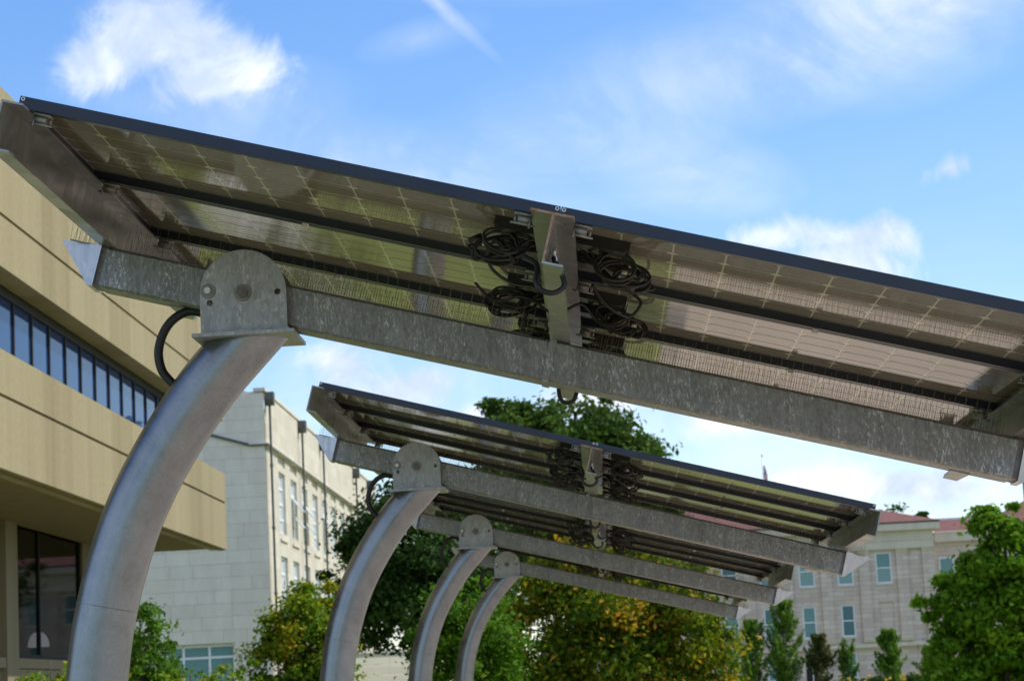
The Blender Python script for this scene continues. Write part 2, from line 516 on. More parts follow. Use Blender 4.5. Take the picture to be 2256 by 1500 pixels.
def leaf_mat(name, stops, transl=0.35):
    m, nt, b = new_mat(name)
    out = nt.nodes['Material Output']
    at = nt.nodes.new('ShaderNodeAttribute')
    at.attribute_name = 'tint'
    c = cramp(nt, at.outputs['Fac'], stops)
    nt.links.new(c, b.inputs['Base Color'])
    b.inputs['Roughness'].default_value = 0.75
    b.inputs['Specular IOR Level'].default_value = 0.18
    tr = nt.nodes.new('ShaderNodeBsdfTranslucent')
    tc = mixc(nt, 1.0, c, (0.95, 1.0, 0.5), 'MULTIPLY')
    nt.links.new(tc, tr.inputs[0])
    mx = nt.nodes.new('ShaderNodeMixShader')
    mx.inputs[0].default_value = transl
    nt.links.new(b.outputs[0], mx.inputs[1])
    nt.links.new(tr.outputs[0], mx.inputs[2])
    nt.links.new(mx.outputs[0], out.inputs['Surface'])
    return m


M['leaf_dark'] = leaf_mat('dark_oak_leaves', [(0, (0.0184, 0.0483, 0.0092)), (0.6, (0.0368, 0.0897, 0.0138)), (1, (0.0667, 0.1323, 0.0184))], 0.25)
M['leaf_tall'] = leaf_mat('tall_tree_leaves', [(0, (0.0400, 0.0850, 0.0125)), (0.6, (0.0688, 0.1313, 0.0150)), (1, (0.1125, 0.1875, 0.0225))], 0.3)
M['leaf_maple'] = leaf_mat('maple_leaves', [(0, (0.0707, 0.1637, 0.0074)), (0.6, (0.1451, 0.2882, 0.0112)), (1, (0.2604, 0.4092, 0.0186))], 0.4)
M['leaf_bright'] = leaf_mat('bright_leaves', [(0, (0.0473, 0.1283, 0.0081)), (0.6, (0.1013, 0.2160, 0.0108)), (1, (0.1890, 0.3105, 0.0189))], 0.4)
M['leaf_yellow'] = leaf_mat('yellow_tipped_leaves', [(0, (0.0575, 0.1365, 0.0086)), (0.5, (0.1438, 0.2587, 0.0144)), (0.75, (0.3594, 0.3737, 0.0173)), (1, (0.5750, 0.3450, 0.0287))], 0.4)
M['leaf_autumn'] = leaf_mat('turning_leaves', [(0, (0.030, 0.085, 0.008)), (0.40, (0.11, 0.18, 0.010)), (0.60, (0.26, 0.27, 0.014)), (0.78, (0.50, 0.31, 0.018)), (0.92, (0.70, 0.29, 0.04)), (1, (0.72, 0.52, 0.03))], 0.45)
M['leaf_young'] = leaf_mat('young_tree_leaves', [(0, (0.0637, 0.1456, 0.0182)), (0.6, (0.1365, 0.2639, 0.0255)), (1, (0.2730, 0.4277, 0.0400))], 0.35)
M['leaf_bronze'] = leaf_mat('bronze_leaves', [(0, (0.05, 0.075, 0.02)), (0.6, (0.10, 0.115, 0.03)), (1, (0.17, 0.11, 0.05))], 0.3)
M['flower'] = plain('yellow_flower', (0.6, 0.42, 0.02), (0.7, 0.5, 0.04), 3, 0.7)


def ground_mat():
    m, nt, b = new_mat('lawn')
    n = tex(nt, 'ShaderNodeTexNoise', mapping(nt, 'Position'), Scale=0.25, Detail=8, Roughness=0.7)
    nt.links.new(cramp(nt, n.outputs['Fac'], [(0.3, (0.105, 0.138, 0.018)), (0.7, (0.17, 0.20, 0.033))]), b.inputs['Base Color'])
    b.inputs['Roughness'].default_value = 0.95
    return m


def paving_mat():
    m, nt, b = new_mat('brick_paving')
    v = mapping(nt, 'Position')
    br = nt.nodes.new('ShaderNodeTexBrick')
    br.inputs['Color1'].default_value = (0.40, 0.315, 0.235, 1)
    br.inputs['Color2'].default_value = (0.50, 0.395, 0.30, 1)
    br.inputs['Mortar'].default_value = (0.36, 0.30, 0.25, 1)
    br.inputs['Scale'].default_value = 1.0
    br.inputs['Brick Width'].default_value = 0.4
    br.inputs['Row Height'].default_value = 0.2
    nt.links.new(v, br.inputs['Vector'])
    n = tex(nt, 'ShaderNodeTexNoise', v, Scale=0.6, Detail=5)
    c = mixc(nt, 0.3, br.outputs['Color'], n.outputs['Fac'], 'OVERLAY')
    nt.links.new(c, b.inputs['Base Color'])
    b.inputs['Roughness'].default_value = 0.85
    return m


M['lawn'] = ground_mat()
M['paving'] = paving_mat()
M['path'] = plain('concrete_path', (0.38, 0.37, 0.34), (0.48, 0.47, 0.44), 1.2, 0.9, src='Position')


# ------------------------------------------------------------------ mesh helpers
class MB:
    def __init__(self):
        self.v, self.f, self.m = [], [], []

    def add(self, vs_, fs_, mi=0):
        o = len(self.v)
        self.v += [tuple(p) for p in vs_]
        for f in fs_:
            self.f.append(tuple(i + o for i in f))
            self.m.append(mi)
        return self

    def box(self, x0, x1, y0, y1, z0, z1, mi=0):
        v = [(x, y, z) for x in (x0, x1) for y in (y0, y1) for z in (z0, z1)]
        return self.add(v, [(0, 1, 3, 2), (4, 6, 7, 5), (0, 4, 5, 1), (2, 3, 7, 6), (0, 2, 6, 4), (1, 5, 7, 3)], mi)

    def prism(self, poly, fn, a, b, mi=0):
        """poly of 2D points swept from a to b; fn(p, q, t) -> xyz"""
        n = len(poly)
        v = [fn(p, q, a) for p, q in poly] + [fn(p, q, b) for p, q in poly]
        f = [tuple(range(n))[::-1], tuple(range(n, 2 * n))] + [(i, (i + 1) % n, n + (i + 1) % n, n + i) for i in range(n)]
        return self.add(v, f, mi)

    def tube(self, path, r, n=8, mi=0, caps=True):
        P = [Vector(p) for p in path]
        rr = r if isinstance(r, (list, tuple)) else [r] * len(P)
        rings, ref = [], None
        for i, p in enumerate(P):
            t = (P[min(i + 1, len(P) - 1)] - P[max(i - 1, 0)]).normalized()
            if ref is None:
                ref = Vector((0, 1, 0)) if abs(t.y) < 0.9 else Vector((1, 0, 0))
            a = (ref - t * ref.dot(t)).normalized()
            ref = a
            b = t.cross(a)
            rings.append([p + (a * math.cos(2 * math.pi * k / n) + b * math.sin(2 * math.pi * k / n)) * rr[i] for k in range(n)])
        v = [q for ring in rings for q in ring]
        f = [(i * n + k, i * n + (k + 1) % n, (i + 1) * n + (k + 1) % n, (i + 1) * n + k) for i in range(len(P) - 1) for k in range(n)]
        if caps:
            f += [tuple(range(n))[::-1], tuple((len(P) - 1) * n + k for k in range(n))]
        return self.add(v, f, mi)

    def mesh(self, name, mats, smooth=False):
        me = bpy.data.meshes.new(name)
        me.from_pydata(self.v, [], self.f)
        for m in (mats if isinstance(mats, (list, tuple)) else [mats]):
            me.materials.append(m)
        me.polygons.foreach_set('material_index', self.m)
        if smooth:
            me.polygons.foreach_set('use_smooth', [len(f) <= 4 for f in self.f])
        me.update()
        return me


def obj(name, me, parent=None, mat=None):
    o = bpy.data.objects.new(name, me)
    COL.objects.link(o)
    if parent is not None:
        o.parent = parent
    if mat is not None:
        o.matrix_basis = mat
    return o


def tag(o, label=None, cat=None, group=None, kind=None):
    for k, v in (('label', label), ('category', cat), ('group', group), ('kind', kind)):
        if v:
            o[k] = v
    return o


def empty(name, loc, label, cat, group=None):
    o = bpy.data.objects.new(name, None)
    o.empty_display_size = 0.2
    COL.objects.link(o)
    o.location = loc
    return tag(o, label, cat, group)


def bevel(o, w, seg=1):
    md = o.modifiers.new('bevel', 'BEVEL')
    md.width = w
    md.segments = seg
    md.limit_method = 'ANGLE'
    return o


def spline(pts, n=8):
    """Catmull-Rom through the points"""
    P = [Vector(p) for p in pts]
    out = []
    for i in range(len(P) - 1):
        a, b, c, d = P[max(i - 1, 0)], P[i], P[i + 1], P[min(i + 2, len(P) - 1)]
        for k in range(n):
            t = k / n
            out.append(0.5 * (2 * b + (c - a) * t + (2 * a - 5 * b + 4 * c - d) * t * t + (3 * b - a - 3 * c + d) * t ** 3))
    out.append(P[-1])
    return out


# ------------------------------------------------------------------ ground
g = MB().add([(-900, -700, 0), (900, -700, 0), (900, 1300, 0), (-900, 1300, 0)], [(0, 1, 2, 3)])
tag(obj('ground', g.mesh('ground', M['lawn'])), kind='structure')
g = MB().add([(-0.6, -30, 0.004), (40, -30, 0.004), (40, 33, 0.004), (-0.6, 33, 0.004)], [(0, 1, 2, 3)])
tag(obj('pavement', g.mesh('pavement', M['paving'])), kind='structure')
g = MB().add([(-9.2, -30, 0.004), (-6.6, -30, 0.004), (-6.6, 100, 0.004), (-9.2, 100, 0.004)], [(0, 1, 2, 3)])
tag(obj('path', g.mesh('path', M['path'])), kind='structure')
g = MB().add([(-6.6, 52, 0.004), (18, 52, 0.004), (18, 54, 0.004), (-6.6, 54, 0.004)], [(0, 1, 2, 3)])
tag(obj('path', g.mesh('cross_path', M['path'])), kind='structure')

# ------------------------------------------------------------------ the solar canopies
TILT = 0.26373
ORIG = Vector((-0.0559, 6.6233, 1.3681 + EYE))       # middle of the near edge, underside of the frames
PIV = Vector((-1.205, 7.993, 1.445 + EYE))           # pivot bolt
BASE = Vector((-1.80, 6.6233 + 1.49, 0.0))
PW, PL, FH = 0.9928, 1.65, 0.0356                     # panel pitch across, panel length, frame height
CU, CV = 0.1624, 0.159
BV0, BV1, BW0, BW1 = 1.415, 1.567, -0.305, -0.158     # beam section in the tilted frame
cache = {}
rnd = random.Random(5)


def shared(name, fn):
    if name not in cache:
        cache[name] = fn()
    return cache[name]


def tilt_frame(delta):
    m0 = Matrix.Translation(ORIG) @ Matrix.Rotation(TILT, 4, 'Y')
    return Matrix.Translation(PIV) @ Matrix.Rotation(delta, 4, 'Y') @ Matrix.Translation(-PIV) @ m0


def m_panel():
    b = MB()
    b.box(0.008, PL - 0.008, 0.008, 0.985 - 0.008, 0.0312, 0.0345, 0)
    b.m[-1] = 1
    return b.mesh('panel_laminate', [M['sheet'], M['topglass']])


def m_frame(s):
    b = MB()
    W_, L_ = 0.985, PL + 0.0085
    t = 0.0025
    # vertical walls
    b.box(0, L_, 0, t + 0.006, 0.0006, FH)
    b.box(0, L_, W_ - t - 0.006, W_, 0.0006, FH)
    b.box(0, t + 0.006, t + 0.006, W_ - t - 0.006, 0.0006, FH)
    b.box(L_ - t - 0.006, L_, t + 0.006, W_ - t - 0.006, 0.0006, FH)
    # bottom lips turned inwards
    b.box(0.001, L_ - 0.001, 0.001, 0.030, -0.0012, 0.0012)
    b.box(0.001, L_ - 0.001, W_ - 0.030, W_ - 0.001, -0.0012, 0.0012)
    b.box(0.001, 0.022, 0.030, W_ - 0.030, -0.0012, 0.0012)
    b.box(L_ - 0.022, L_ - 0.001, 0.030, W_ - 0.030, -0.0012, 0.0012)
    if s > 0:
        b.v = [(x - 0.0085, y, z) for x, y, z in b.v]
    return b.mesh('panel_frame', M['frame'])


CH = 0.017
cx, cy = 0.1560 / 2, 0.1500 / 2
OCT = [(-cx + CH, -cy), (cx - CH, -cy), (cx, -cy + CH), (cx, cy - CH), (cx - CH, cy), (-cx + CH, cy), (-cx, cy - CH), (-cx, -cy + CH)]


def m_cell():
    return MB().prism(OCT, lambda p, q, t: (p, q, t), 0.0302, 0.0311).mesh('cell', M['cell'])


def cell_pos(k, j):
    return 0.0123 + CU * (k + 0.5), 0.0293 + CV * (j + 0.5)


def m_cells(js):
    b = MB()
    for j in js:
        for k in range(10):
            a, c = cell_pos(k, j)
            b.prism(OCT, lambda p, q, t: (p + a, q + c, t), 0.0302, 0.0311)
    return b.mesh('cell_rows', M['cell'])


def m_jbox():
    b = MB()
    b.box(0.0, 0.185, 0.0, 0.115, 0.002, 0.030)
    b.box(0.012, 0.173, 0.012, 0.103, -0.004, 0.002)
    b.box(-0.004, 0.0, 0.03, 0.085, 0.008, 0.024)
    return b.mesh('junction_box', M['boxplastic'])


def m_beam(side):
    b = MB()
    u0, u1 = (-1.655, -0.016) if side < 0 else (-0.010, 1.655)
    k = 0.008
    pr = [(BV0, BW0 + k), (BV0 + k, BW0), (BV1 - k, BW0), (BV1, BW0 + k), (BV1, BW1 - k), (BV1 - k, BW1), (BV0 + k, BW1), (BV0, BW1 - k)]
    b.prism(pr, lambda p, q, t: (t, p, q), u0, u1)
    return b.mesh('beam', M['beam'])


def m_splice():
    return MB().box(-0.026, 0.0, BV0 - 0.006, BV1 + 0.004, BW0 - 0.004, BW1 + 0.003).mesh('splice_collar', M['beam'])


def m_wing(s):
    """mitred end: a nose plate beyond a dark gap, its point at the top"""
    b = MB()
    e = 1.655
    b.box(min(s * e, s * (e + 0.022)), max(s * e, s * (e + 0.022)), BV0 + 0.012, BV1 - 0.01, BW0 + 0.004, BW1 - 0.002, 1)
    u0 = e + 0.022
    # triangle seen from the side: full height at the beam, point at the top
    tri = [(u0, BW0 - 0.002), (u0 + 0.022, BW0 - 0.002), (u0 + 0.165, BW1 + 0.002), (u0, BW1 + 0.002)]
    vs_ = []
    for (u, w) in tri:
        back = (u - u0) * 0.42
        vs_.append((s * u, BV0 - 0.004 + back, w))
    for (u, w) in tri:
        vs_.append((s * u, BV1 + 0.004, w))
    b.add(vs_, [(0, 1, 2, 3), (4, 7, 6, 5), (0, 4, 5, 1), (1, 5, 6, 2), (2, 6, 7, 3), (3, 7, 4, 0)], 0)
    return b.mesh('beam_nose', [M['wing'], M['darkbolt']])


def m_rib(kind):
    b = MB()
    v0, v1 = -0.082, 3.06
    fn = lambda p, q, t: (p, t, q)
    T = 0.006
    if kind == 0:
        b.box(-0.081, 0.049, v0, v1, -0.0090, -0.0025)
        b.box(-0.016, -0.010, v0, v1, -0.150, -0.0090)
        b.box(-0.016, 0.047, v0, v1, -0.156, -0.150)
        # rusty cut edges at the near end
        b.box(-0.0815, 0.0495, v0 - 0.0015, v0, -0.0092, -0.0022, 1)
        b.box(-0.0165, -0.0095, v0 - 0.0015, v0, -0.150, -0.0092, 1)
    else:
        s = kind
        x = lambda a, c: (min(s * a, s * c), max(s * a, s * c))
        b.box(*x(1.688, 1.682), v0, v1, -0.150, -0.0090)
        b.box(*x(1.688, 1.622), v0, v1, -0.0090, -0.0025)
        b.box(*x(1.688, 1.628), v0, v1, -0.156, -0.150)
    return b.mesh('rib', [M['rib'], M['rust']])


def m_clamp():
    b = MB()
    k = 0.78
    b.box(-0.035, 0.035, -0.022, 0.022, -0.0125, -0.0035)
    b.tube([(-0.034, 0.004, -0.026), (0.018, 0.004, -0.026)], 0.0155, 14)
    b.tube([(-0.03, -0.012, -0.030), (-0.03, -0.012, -0.058)], 0.0045, 6)
    b.box(-0.05, 0.045, -0.014, -0.004, -0.050, -0.044)
    b.tube([(0.03, 0.012, -0.012), (0.03, 0.012, -0.036)], 0.006, 6)
    b.v = [(x * k, y * k, z * k) for x, y, z in b.v]
    return b.mesh('clamp', M['washer'], True)


def m_clip():
    return MB().box(-0.010, 0.010, -0.012, 0.012, -0.014, -0.001).mesh('ground_clip', M['tag'])


def m_screw():
    b = MB()
    for k in range(12):
        a0, a1 = 2 * math.pi * k / 12, 2 * math.pi * (k + 1) / 12
        q = []
        for y in (-0.0012, 0.001):
            for r in (0.0035, 0.0062):
                for a in (a0, a1):
                    q.append((r * math.cos(a), y, r * math.sin(a)))
        b.add(q, [(0, 2, 3, 1), (2, 6, 7, 3), (4, 5, 7, 6), (0, 1, 5, 4)])
    return b.mesh('frame_screw', M['bolt'])


def m_spikes():
    rg = random.Random(11)
    b = MB()

    def wire(p, q, r=0.00075):
        p, q = Vector(p), Vector(q)
        t = (q - p).normalized()
        a = t.cross(Vector((0, 1, 0.2))).normalized() * r
        c = t.cross(a).normalized() * r
        b.add([p + a, p - a * 0.5 + c * 0.87, p - a * 0.5 - c * 0.87, q + a, q - a * 0.5 + c * 0.87, q - a * 0.5 - c * 0.87],
              [(0, 1, 4, 3), (1, 2, 5, 4), (2, 0, 3, 5)])
    for v, ph in ((1.436, 0), (1.500, 1)):
        b.box(-1.80, -0.10, v - 0.006, v + 0.006, BW1, BW1 + 0.004)
        b.box(0.12, 1.80, v - 0.006, v + 0.006, BW1, BW1 + 0.004)
        n = 372
        for i in range(n):
            u = -1.80 + 3.6 * i / n
            if (-0.09 < u < 0.11) or (1.60 < abs(u) < 1.70):
                continue
            h = (0.104, 0.058, 0.074, 0.050)[(i + ph) % 4] + rg.gauss(0, 0.003)
            wire((u, v, BW1 + 0.002), (u + rg.gauss(0, 0.0022), v + (0.03 if i % 2 else -0.03) * rg.uniform(0.3, 1), BW1 + h))
    return b.mesh('bird_spikes', M['spike'])


def m_cable(i):
    """coils of lead hanging below the junction boxes, one tangle per panel"""
    rg = random.Random(40 + i)
    b = MB()
    for n in range(3):
        c = Vector((0.185 + 0.02 * n + rg.uniform(-0.02, 0.02), -0.06 + 0.09 * n, rg.uniform(-0.045, -0.032)))
        ru, rw = rg.uniform(0.055, 0.085), rg.uniform(0.030, 0.046)
        tu, ph = rg.uniform(-0.35, 0.15), rg.uniform(0, 6.28)
        pts = [(0.06, c.y, 0.010), (0.10, c.y, -0.012)]
        for k in range(21):
            a = ph + k * 0.57
            g = 1.0 + 0.10 * math.sin(k * 0.9 + n)
            du, dw = ru * g * math.cos(a), rw * g * math.sin(a)
            pts.append((c.x + du * math.cos(tu) - dw * math.sin(tu), c.y + 0.012 * math.sin(a * 0.37 + n), min(0.018, c.z + du * math.sin(tu) + dw * math.cos(tu))))
        pts.append((c.x - 0.09, c.y + 0.02, -0.012))
        b.tube(spline(pts, 4), 0.0050, 6)
        b.tube([(c.x - ru * 0.2, c.y, c.z + rw * 0.8), (c.x - ru * 0.2, c.y, c.z + rw * 1.15)], 0.010, 8)
    # connectors
    for n in range(5):
        p = Vector((rg.uniform(0.12, 0.27), rg.uniform(-0.04, 0.14), rg.uniform(-0.055, -0.015)))
        q = p + Vector((rg.uniform(-0.05, 0.05), rg.uniform(-0.02, 0.02), rg.uniform(-0.045, -0.02)))
        b.tube([p, q], 0.0095, 8)
    p = Vector((rg.uniform(0.2, 0.26), 0.0, rg.uniform(-0.05, -0.03)))
    b.box(p.x, p.x + 0.018, p.y - 0.008, p.y - 0.006, p.z, p.z + 0.012, 1)
    return b.mesh('cable_tangle', [M['black'], M['tag']], True)


def m_trunk_cable(i):
    if i == 0:
        pts = [(-0.32 + k * 0.055, 1.30 + 0.03 * math.sin(k * 1.7), -0.03 - 0.045 * abs(math.sin(k * 0.9))) for k in range(12)]
    elif i == 1:
        pts = [(0.10, 0.90, -0.02), (0.16, 0.95, -0.07), (0.24, 1.0, -0.085), (0.27, 1.0, -0.03), (0.22, 1.0, 0.0)]
    else:
        pts = [(-0.08, 0.75, -0.09), (-0.15, 0.72, -0.10), (-0.22, 0.66, -0.075), (-0.24, 0.60, -0.02), (-0.20, 0.55, 0.0)]
    return MB().tube(spline(pts, 5), 0.0055, 6).mesh('trunk_cable', M['black'], True)


def m_hook_loop():
    b = MB()
    pts = [(0.006, 0.10, -0.10), (0.012, 0.09, -0.115), (0.040, 0.08, -0.15), (0.054, 0.07, -0.185), (0.030, 0.06, -0.212), (-0.006, 0.06, -0.212), (-0.030, 0.07, -0.19), (-0.034, 0.10, -0.15), (-0.05, 0.14, -0.12), (-0.09, 0.2, -0.10)]
    b.tube(spline(pts, 6), 0.0085, 10)
    b.tube(spline([(0.0, 0.09, -0.085), (0.003, 0.085, -0.095), (0.012, 0.085, -0.10), (0.016, 0.085, -0.112)], 4), 0.003, 6, 1)
    b.tube([(0.004, 0.09, -0.074), (0.004, 0.09, -0.100)], 0.006, 8, 1)
    return b.mesh('hook_cable', [M['black'], M['bolt']], True)


def m_drip_loop():
    b = MB()
    pts = [(0.03, 1.60, -0.28), (0.035, 1.60, -0.31), (0.05, 1.60, -0.338), (0.075, 1.60, -0.345), (0.095, 1.60, -0.33), (0.10, 1.60, -0.29)]
    b.tube(spline(pts, 6), 0.0075, 8)
    return b.mesh('drip_loop_cable', M['black'], True)


def m_tab(u):
    b = MB()
    z0, z1 = BW0 - 0.005, BW0 - 0.0005
    q = [(u - 0.035, 1.50), (u + 0.035, 1.50), (u + 0.03, 1.715), (u - 0.03, 1.69)]
    b.prism(q, lambda p, r, t: (p, r, t), z0, z1)
    return b.mesh('beam_tab', M['rib'])


# bracket, base plate and pole stay upright: coordinates relative to BASE
def rel(x, y, z):
    return (x - BASE.x, y - BASE.y, z)


def m_bracket(v0, v1):
    import bmesh
    bm = bmesh.new()
    px, pz = PIV.x, PIV.z
    rad = 0.1545
    out = [(px - rad, pz - 0.142), (px + rad, pz - 0.142)]
    out += [(px + rad * math.cos(a), pz + 0.002 + rad * math.sin(a)) for a in [math.pi * k / 28 for k in range(29)]]
    holes = [(px - 0.120, pz - 0.030, 0.0115), (px + 0.123, pz - 0.002, 0.0115)]
    loops = [out] + [[(hx + hr * math.cos(2 * math.pi * k / 14), hz + hr * math.sin(2 * math.pi * k / 14)) for k in range(14)] for hx, hz, hr in holes]
    edges = []
    for lp in loops:
        vs_ = [bm.verts.new(rel(x, ORIG.y + v0, z)) for x, z in lp]
        edges += [bm.edges.new((vs_[i], vs_[(i + 1) % len(vs_)])) for i in range(len(vs_))]
    bmesh.ops.triangle_fill(bm, use_beauty=True, use_dissolve=False, edges=edges)
    r = bmesh.ops.extrude_face_region(bm, geom=bm.faces[:])
    bmesh.ops.translate(bm, vec=(0, v1 - v0, 0), verts=[e for e in r['geom'] if isinstance(e, bmesh.types.BMVert)])
    bmesh.ops.recalc_face_normals(bm, faces=bm.faces[:])
    me = bpy.data.meshes.new('bracket_plate')
    bm.to_mesh(me)
    bm.free()
    me.materials.append(M['plate'])
    return me


def m_hexbolt(x, z, rw, rh, y, mat_w, mat_h):
    b = MB()

    def disc(r, n, y0, y1, mi):
        b.prism([(x + r * math.cos(2 * math.pi * k / n + 0.2), z + r * math.sin(2 * math.pi * k / n + 0.2)) for k in range(n)],
                lambda p, q, t: rel(p, t, q), y1, y0, mi)
    disc(rw, 24, y - 0.006, y, 0)
    disc(rh * 1.28, 20, y - 0.009, y - 0.006, 0)
    disc(rh, 6, y - 0.024, y - 0.009, 1)
    return b.mesh('bolt', [mat_w, mat_h])


def m_baseplate():
    b = MB()
    x0, x1 = PIV.x - 0.182, PIV.x + 0.182
    z1 = PIV.z - 0.1425
    v0, v1 = ORIG.y + 1.335, ORIG.y + 1.665
    b.prism([(x0, v0), (x1, v0), (x1, v1), (x0, v1)], lambda p, q, t: rel(p, q, t), z1 - 0.013, z1)
    b.box(*[c for c in (x0 + 0.03 - BASE.x, x1 - 0.02 - BASE.x)], ORIG.y + 1.357 - BASE.y, ORIG.y + 1.368 - BASE.y, z1, z1 + 0.010)
    return b.mesh('base_plate', M['plate'])


POLE = [(-1.80, 0.0), (-1.803, 0.8), (-1.803, 1.35), (-1.797, 1.58), (-1.785, 1.705), (-1.754, 1.911), (-1.700, 2.117), (-1.624, 2.318), (-1.510, 2.523), (-1.365, 2.728), (-1.235, 2.870)]


def m_pole():
    y = BASE.y
    path = spline([(x, y, z) for x, z in POLE], 6)
    zt = PIV.z - 0.1425 - 0.0125
    n, rad = 40, 0.1095
    b = MB()
    rings = []
    for i, p in enumerate(path):
        t = (path[min(i + 1, len(path) - 1)] - path[max(i - 1, 0)]).normalized()
        a = Vector((0, 1, 0))
        c = t.cross(a)
        ring = [p + (a * math.cos(2 * math.pi * k / n) + c * math.sin(2 * math.pi * k / n)) * rad for k in range(n)]
        if i == len(path) - 1:
            ring = [q + t * ((zt - q.z) / t.z) for q in ring]
        rings.append(ring)
    while len(rings) > 2 and max(q.z for q in rings[-2]) > zt - 0.002:
        rings.pop(-2)
    v = [rel(*q) for r_ in rings for q in r_]
    f = [(i * n + k, i * n + (k + 1) % n, (i + 1) * n + (k + 1) % n, (i + 1) * n + k) for i in range(len(rings) - 1) for k in range(n)]
    b.add(v, f)
    return b.mesh('pole', M['pole'], True)


def m_weld(x, z, tx, tz):
    b = MB()
    t = Vector((tx, 0, tz)).normalized()
    a, c0 = Vector((0, 1, 0)), None
    c = t.cross(a)
    o = Vector(rel(x, BASE.y, z))
    ring = [o + (a * math.cos(2 * math.pi * k / 40) + c * math.sin(2 * math.pi * k / 40)) * 0.1095 for k in range(41)]
    b.tube(ring, 0.0013, 6, caps=False)
    return b.mesh('weld_seam', M['pole'], True)


def m_footing():
    b = MB()
    b.prism([(0.26 * math.cos(2 * math.pi * k / 24), 0.26 * math.sin(2 * math.pi * k / 24)) for k in range(24)], lambda p, q, t: (p, q, t), 0.006, 0.03)
    return b.mesh('foot_plate', M['plate'])


def m_conduit():
    y = ORIG.y + 1.49
    pts = [(-1.33, 2.985), (-1.385, 3.005), (-1.43, 3.008), (-1.48, 2.982), (-1.516, 2.935), (-1.535, 2.87), (-1.528, 2.81), (-1.505, 2.77), (-1.44, 2.70)]
    return MB().tube(spline([rel(x, y, z) for x, z in pts], 6), 0.0165, 14).mesh('conduit', M['black'], True)


def canopy(label, off, delta, full):
    root = empty('solar_canopy', BASE + Vector(off), label, 'solar canopy', 'row of solar canopies on curved poles')
    F = Matrix.Translation(-BASE) @ tilt_frame(delta)
    S = lambda n, f: shared(n, f)
    obj('pole', S('pole', m_pole), root)
    obj('weld_seam', S('weld1', lambda: m_weld(-1.742, 1.962, 0.22, 1)), root)
    obj('foot_plate', S('foot', m_footing), root)
    obj('base_plate', S('baseplate', m_baseplate), root)
    obj('bracket_plate', S('bracket_a', lambda: m_bracket(1.370, 1.384)), root)
    obj('bracket_plate', S('bracket_b', lambda: m_bracket(1.602, 1.616)), root)
    yb = ORIG.y + 1.370
    obj('bolt', S('pivot', lambda: m_hexbolt(PIV.x, PIV.z, 0.031, 0.022, yb, M['washer'], M['darkbolt'])), root)
    obj('bolt', S('lockbolt', lambda: m_hexbolt(PIV.x - 0.124, PIV.z + 0.012, 0.027, 0.0125, yb, M['washer'], M['bolt'])), root)
    obj('conduit', S('conduit', m_conduit), root)
    for s in (-1, 1):
        obj('beam', S('beam%d' % s, lambda: m_beam(s)), root, F)
        obj('beam_nose', S('nose%d' % s, lambda: m_wing(s)), root, F)
    obj('splice_collar', S('splice', m_splice), root, F)
    for u in (-1.37, 1.487):
        obj('beam_tab', S('tab%.2f' % u, lambda: m_tab(u)), root, F)
    for k in (-1, 0, 1):
        obj('rib', S('rib%d' % k, lambda: m_rib(k)), root, F)
    tag(obj('bird_spikes', S('spikes', m_spikes), root, F), kind='stuff')
    for row in range(3):
        for s in (-1, 1):
            u0 = -1.66 if s < 0 else 0.010
            pan = obj('solar_panel', S('panel', m_panel), root, F @ Matrix.Translation((u0, row * PW, 0)))
            obj('frame', S('frame%d' % s, lambda: m_frame(s)), pan)
            if full:
                for j in range(1, 6):
                    for k in range(10):
                        a, c = cell_pos(k, j)
                        obj('cell', S('cell', m_cell), pan, Matrix.Translation((a, c, 0)))
                tag(obj('cell_row', S('cells0', lambda: m_cells([0])), pan), kind='stuff')
            else:
                tag(obj('cell_rows', S('cellsall', lambda: m_cells(range(6))), pan), kind='stuff')
            bx = 1.45 if s < 0 else 0.02
            for bv in (0.30, 0.62):
                obj('junction_box', S('jbox', m_jbox), pan, Matrix.Translation((bx, bv, 0)))
            i = row * 2 + (s > 0)
            C = F @ Matrix.Translation((0, row * PW + 0.45, 0)) @ Matrix.Diagonal((s, 1, 1, 1))
            cb = obj('cable_tangle', S('cable%d' % i, lambda: m_cable(i)), root, C)
    for i in range(3):
        obj('trunk_cable', S('trunkcable%d' % i, lambda: m_trunk_cable(i)), root, F)
    obj('hook_cable', S('hook', m_hook_loop), root, F)
    obj('drip_loop_cable', S('drip', m_drip_loop), root, F)
    for v in (0.025, PW - 0.003, 2 * PW - 0.003, 3 * PW - 0.03):
        for u, m in ((-1.585, 1), (-0.105, -1), (0.075, 1), (1.585, -1)):
            obj('clamp', S('clamp', m_clamp), root, F @ Matrix.Translation((u, v, 0)) @ Matrix.Diagonal((m, 1, 1, 1)))
        if v > 0.1:
            for u in (-0.90, 0.86):
                obj('ground_clip', S('clip', m_clip), root, F @ Matrix.Translation((u, v, 0)))
    for u in (-1.650, -0.010, 0.010, 1.650):
        obj('frame_screw', S('screw', m_screw), root, F @ Matrix.Translation((u, -0.001, 0.027)))
    return root


canopy('nearest solar canopy, its pole at the left and right end cut by the frame', (0, 0, 0), 0.0, True)
canopy('second nearest solar canopy, whole, with its pole in front of the dark tree', (0.080, 6.67, 0.010), 0.008, True)
canopy('third solar canopy from the front, just below the second one', (0.11, 13.05, 0.015), -0.003, False)
canopy('farthest and smallest solar canopy, in front of the orange-tinged tree', (0.13, 19.5, 0.05), -0.010, False)


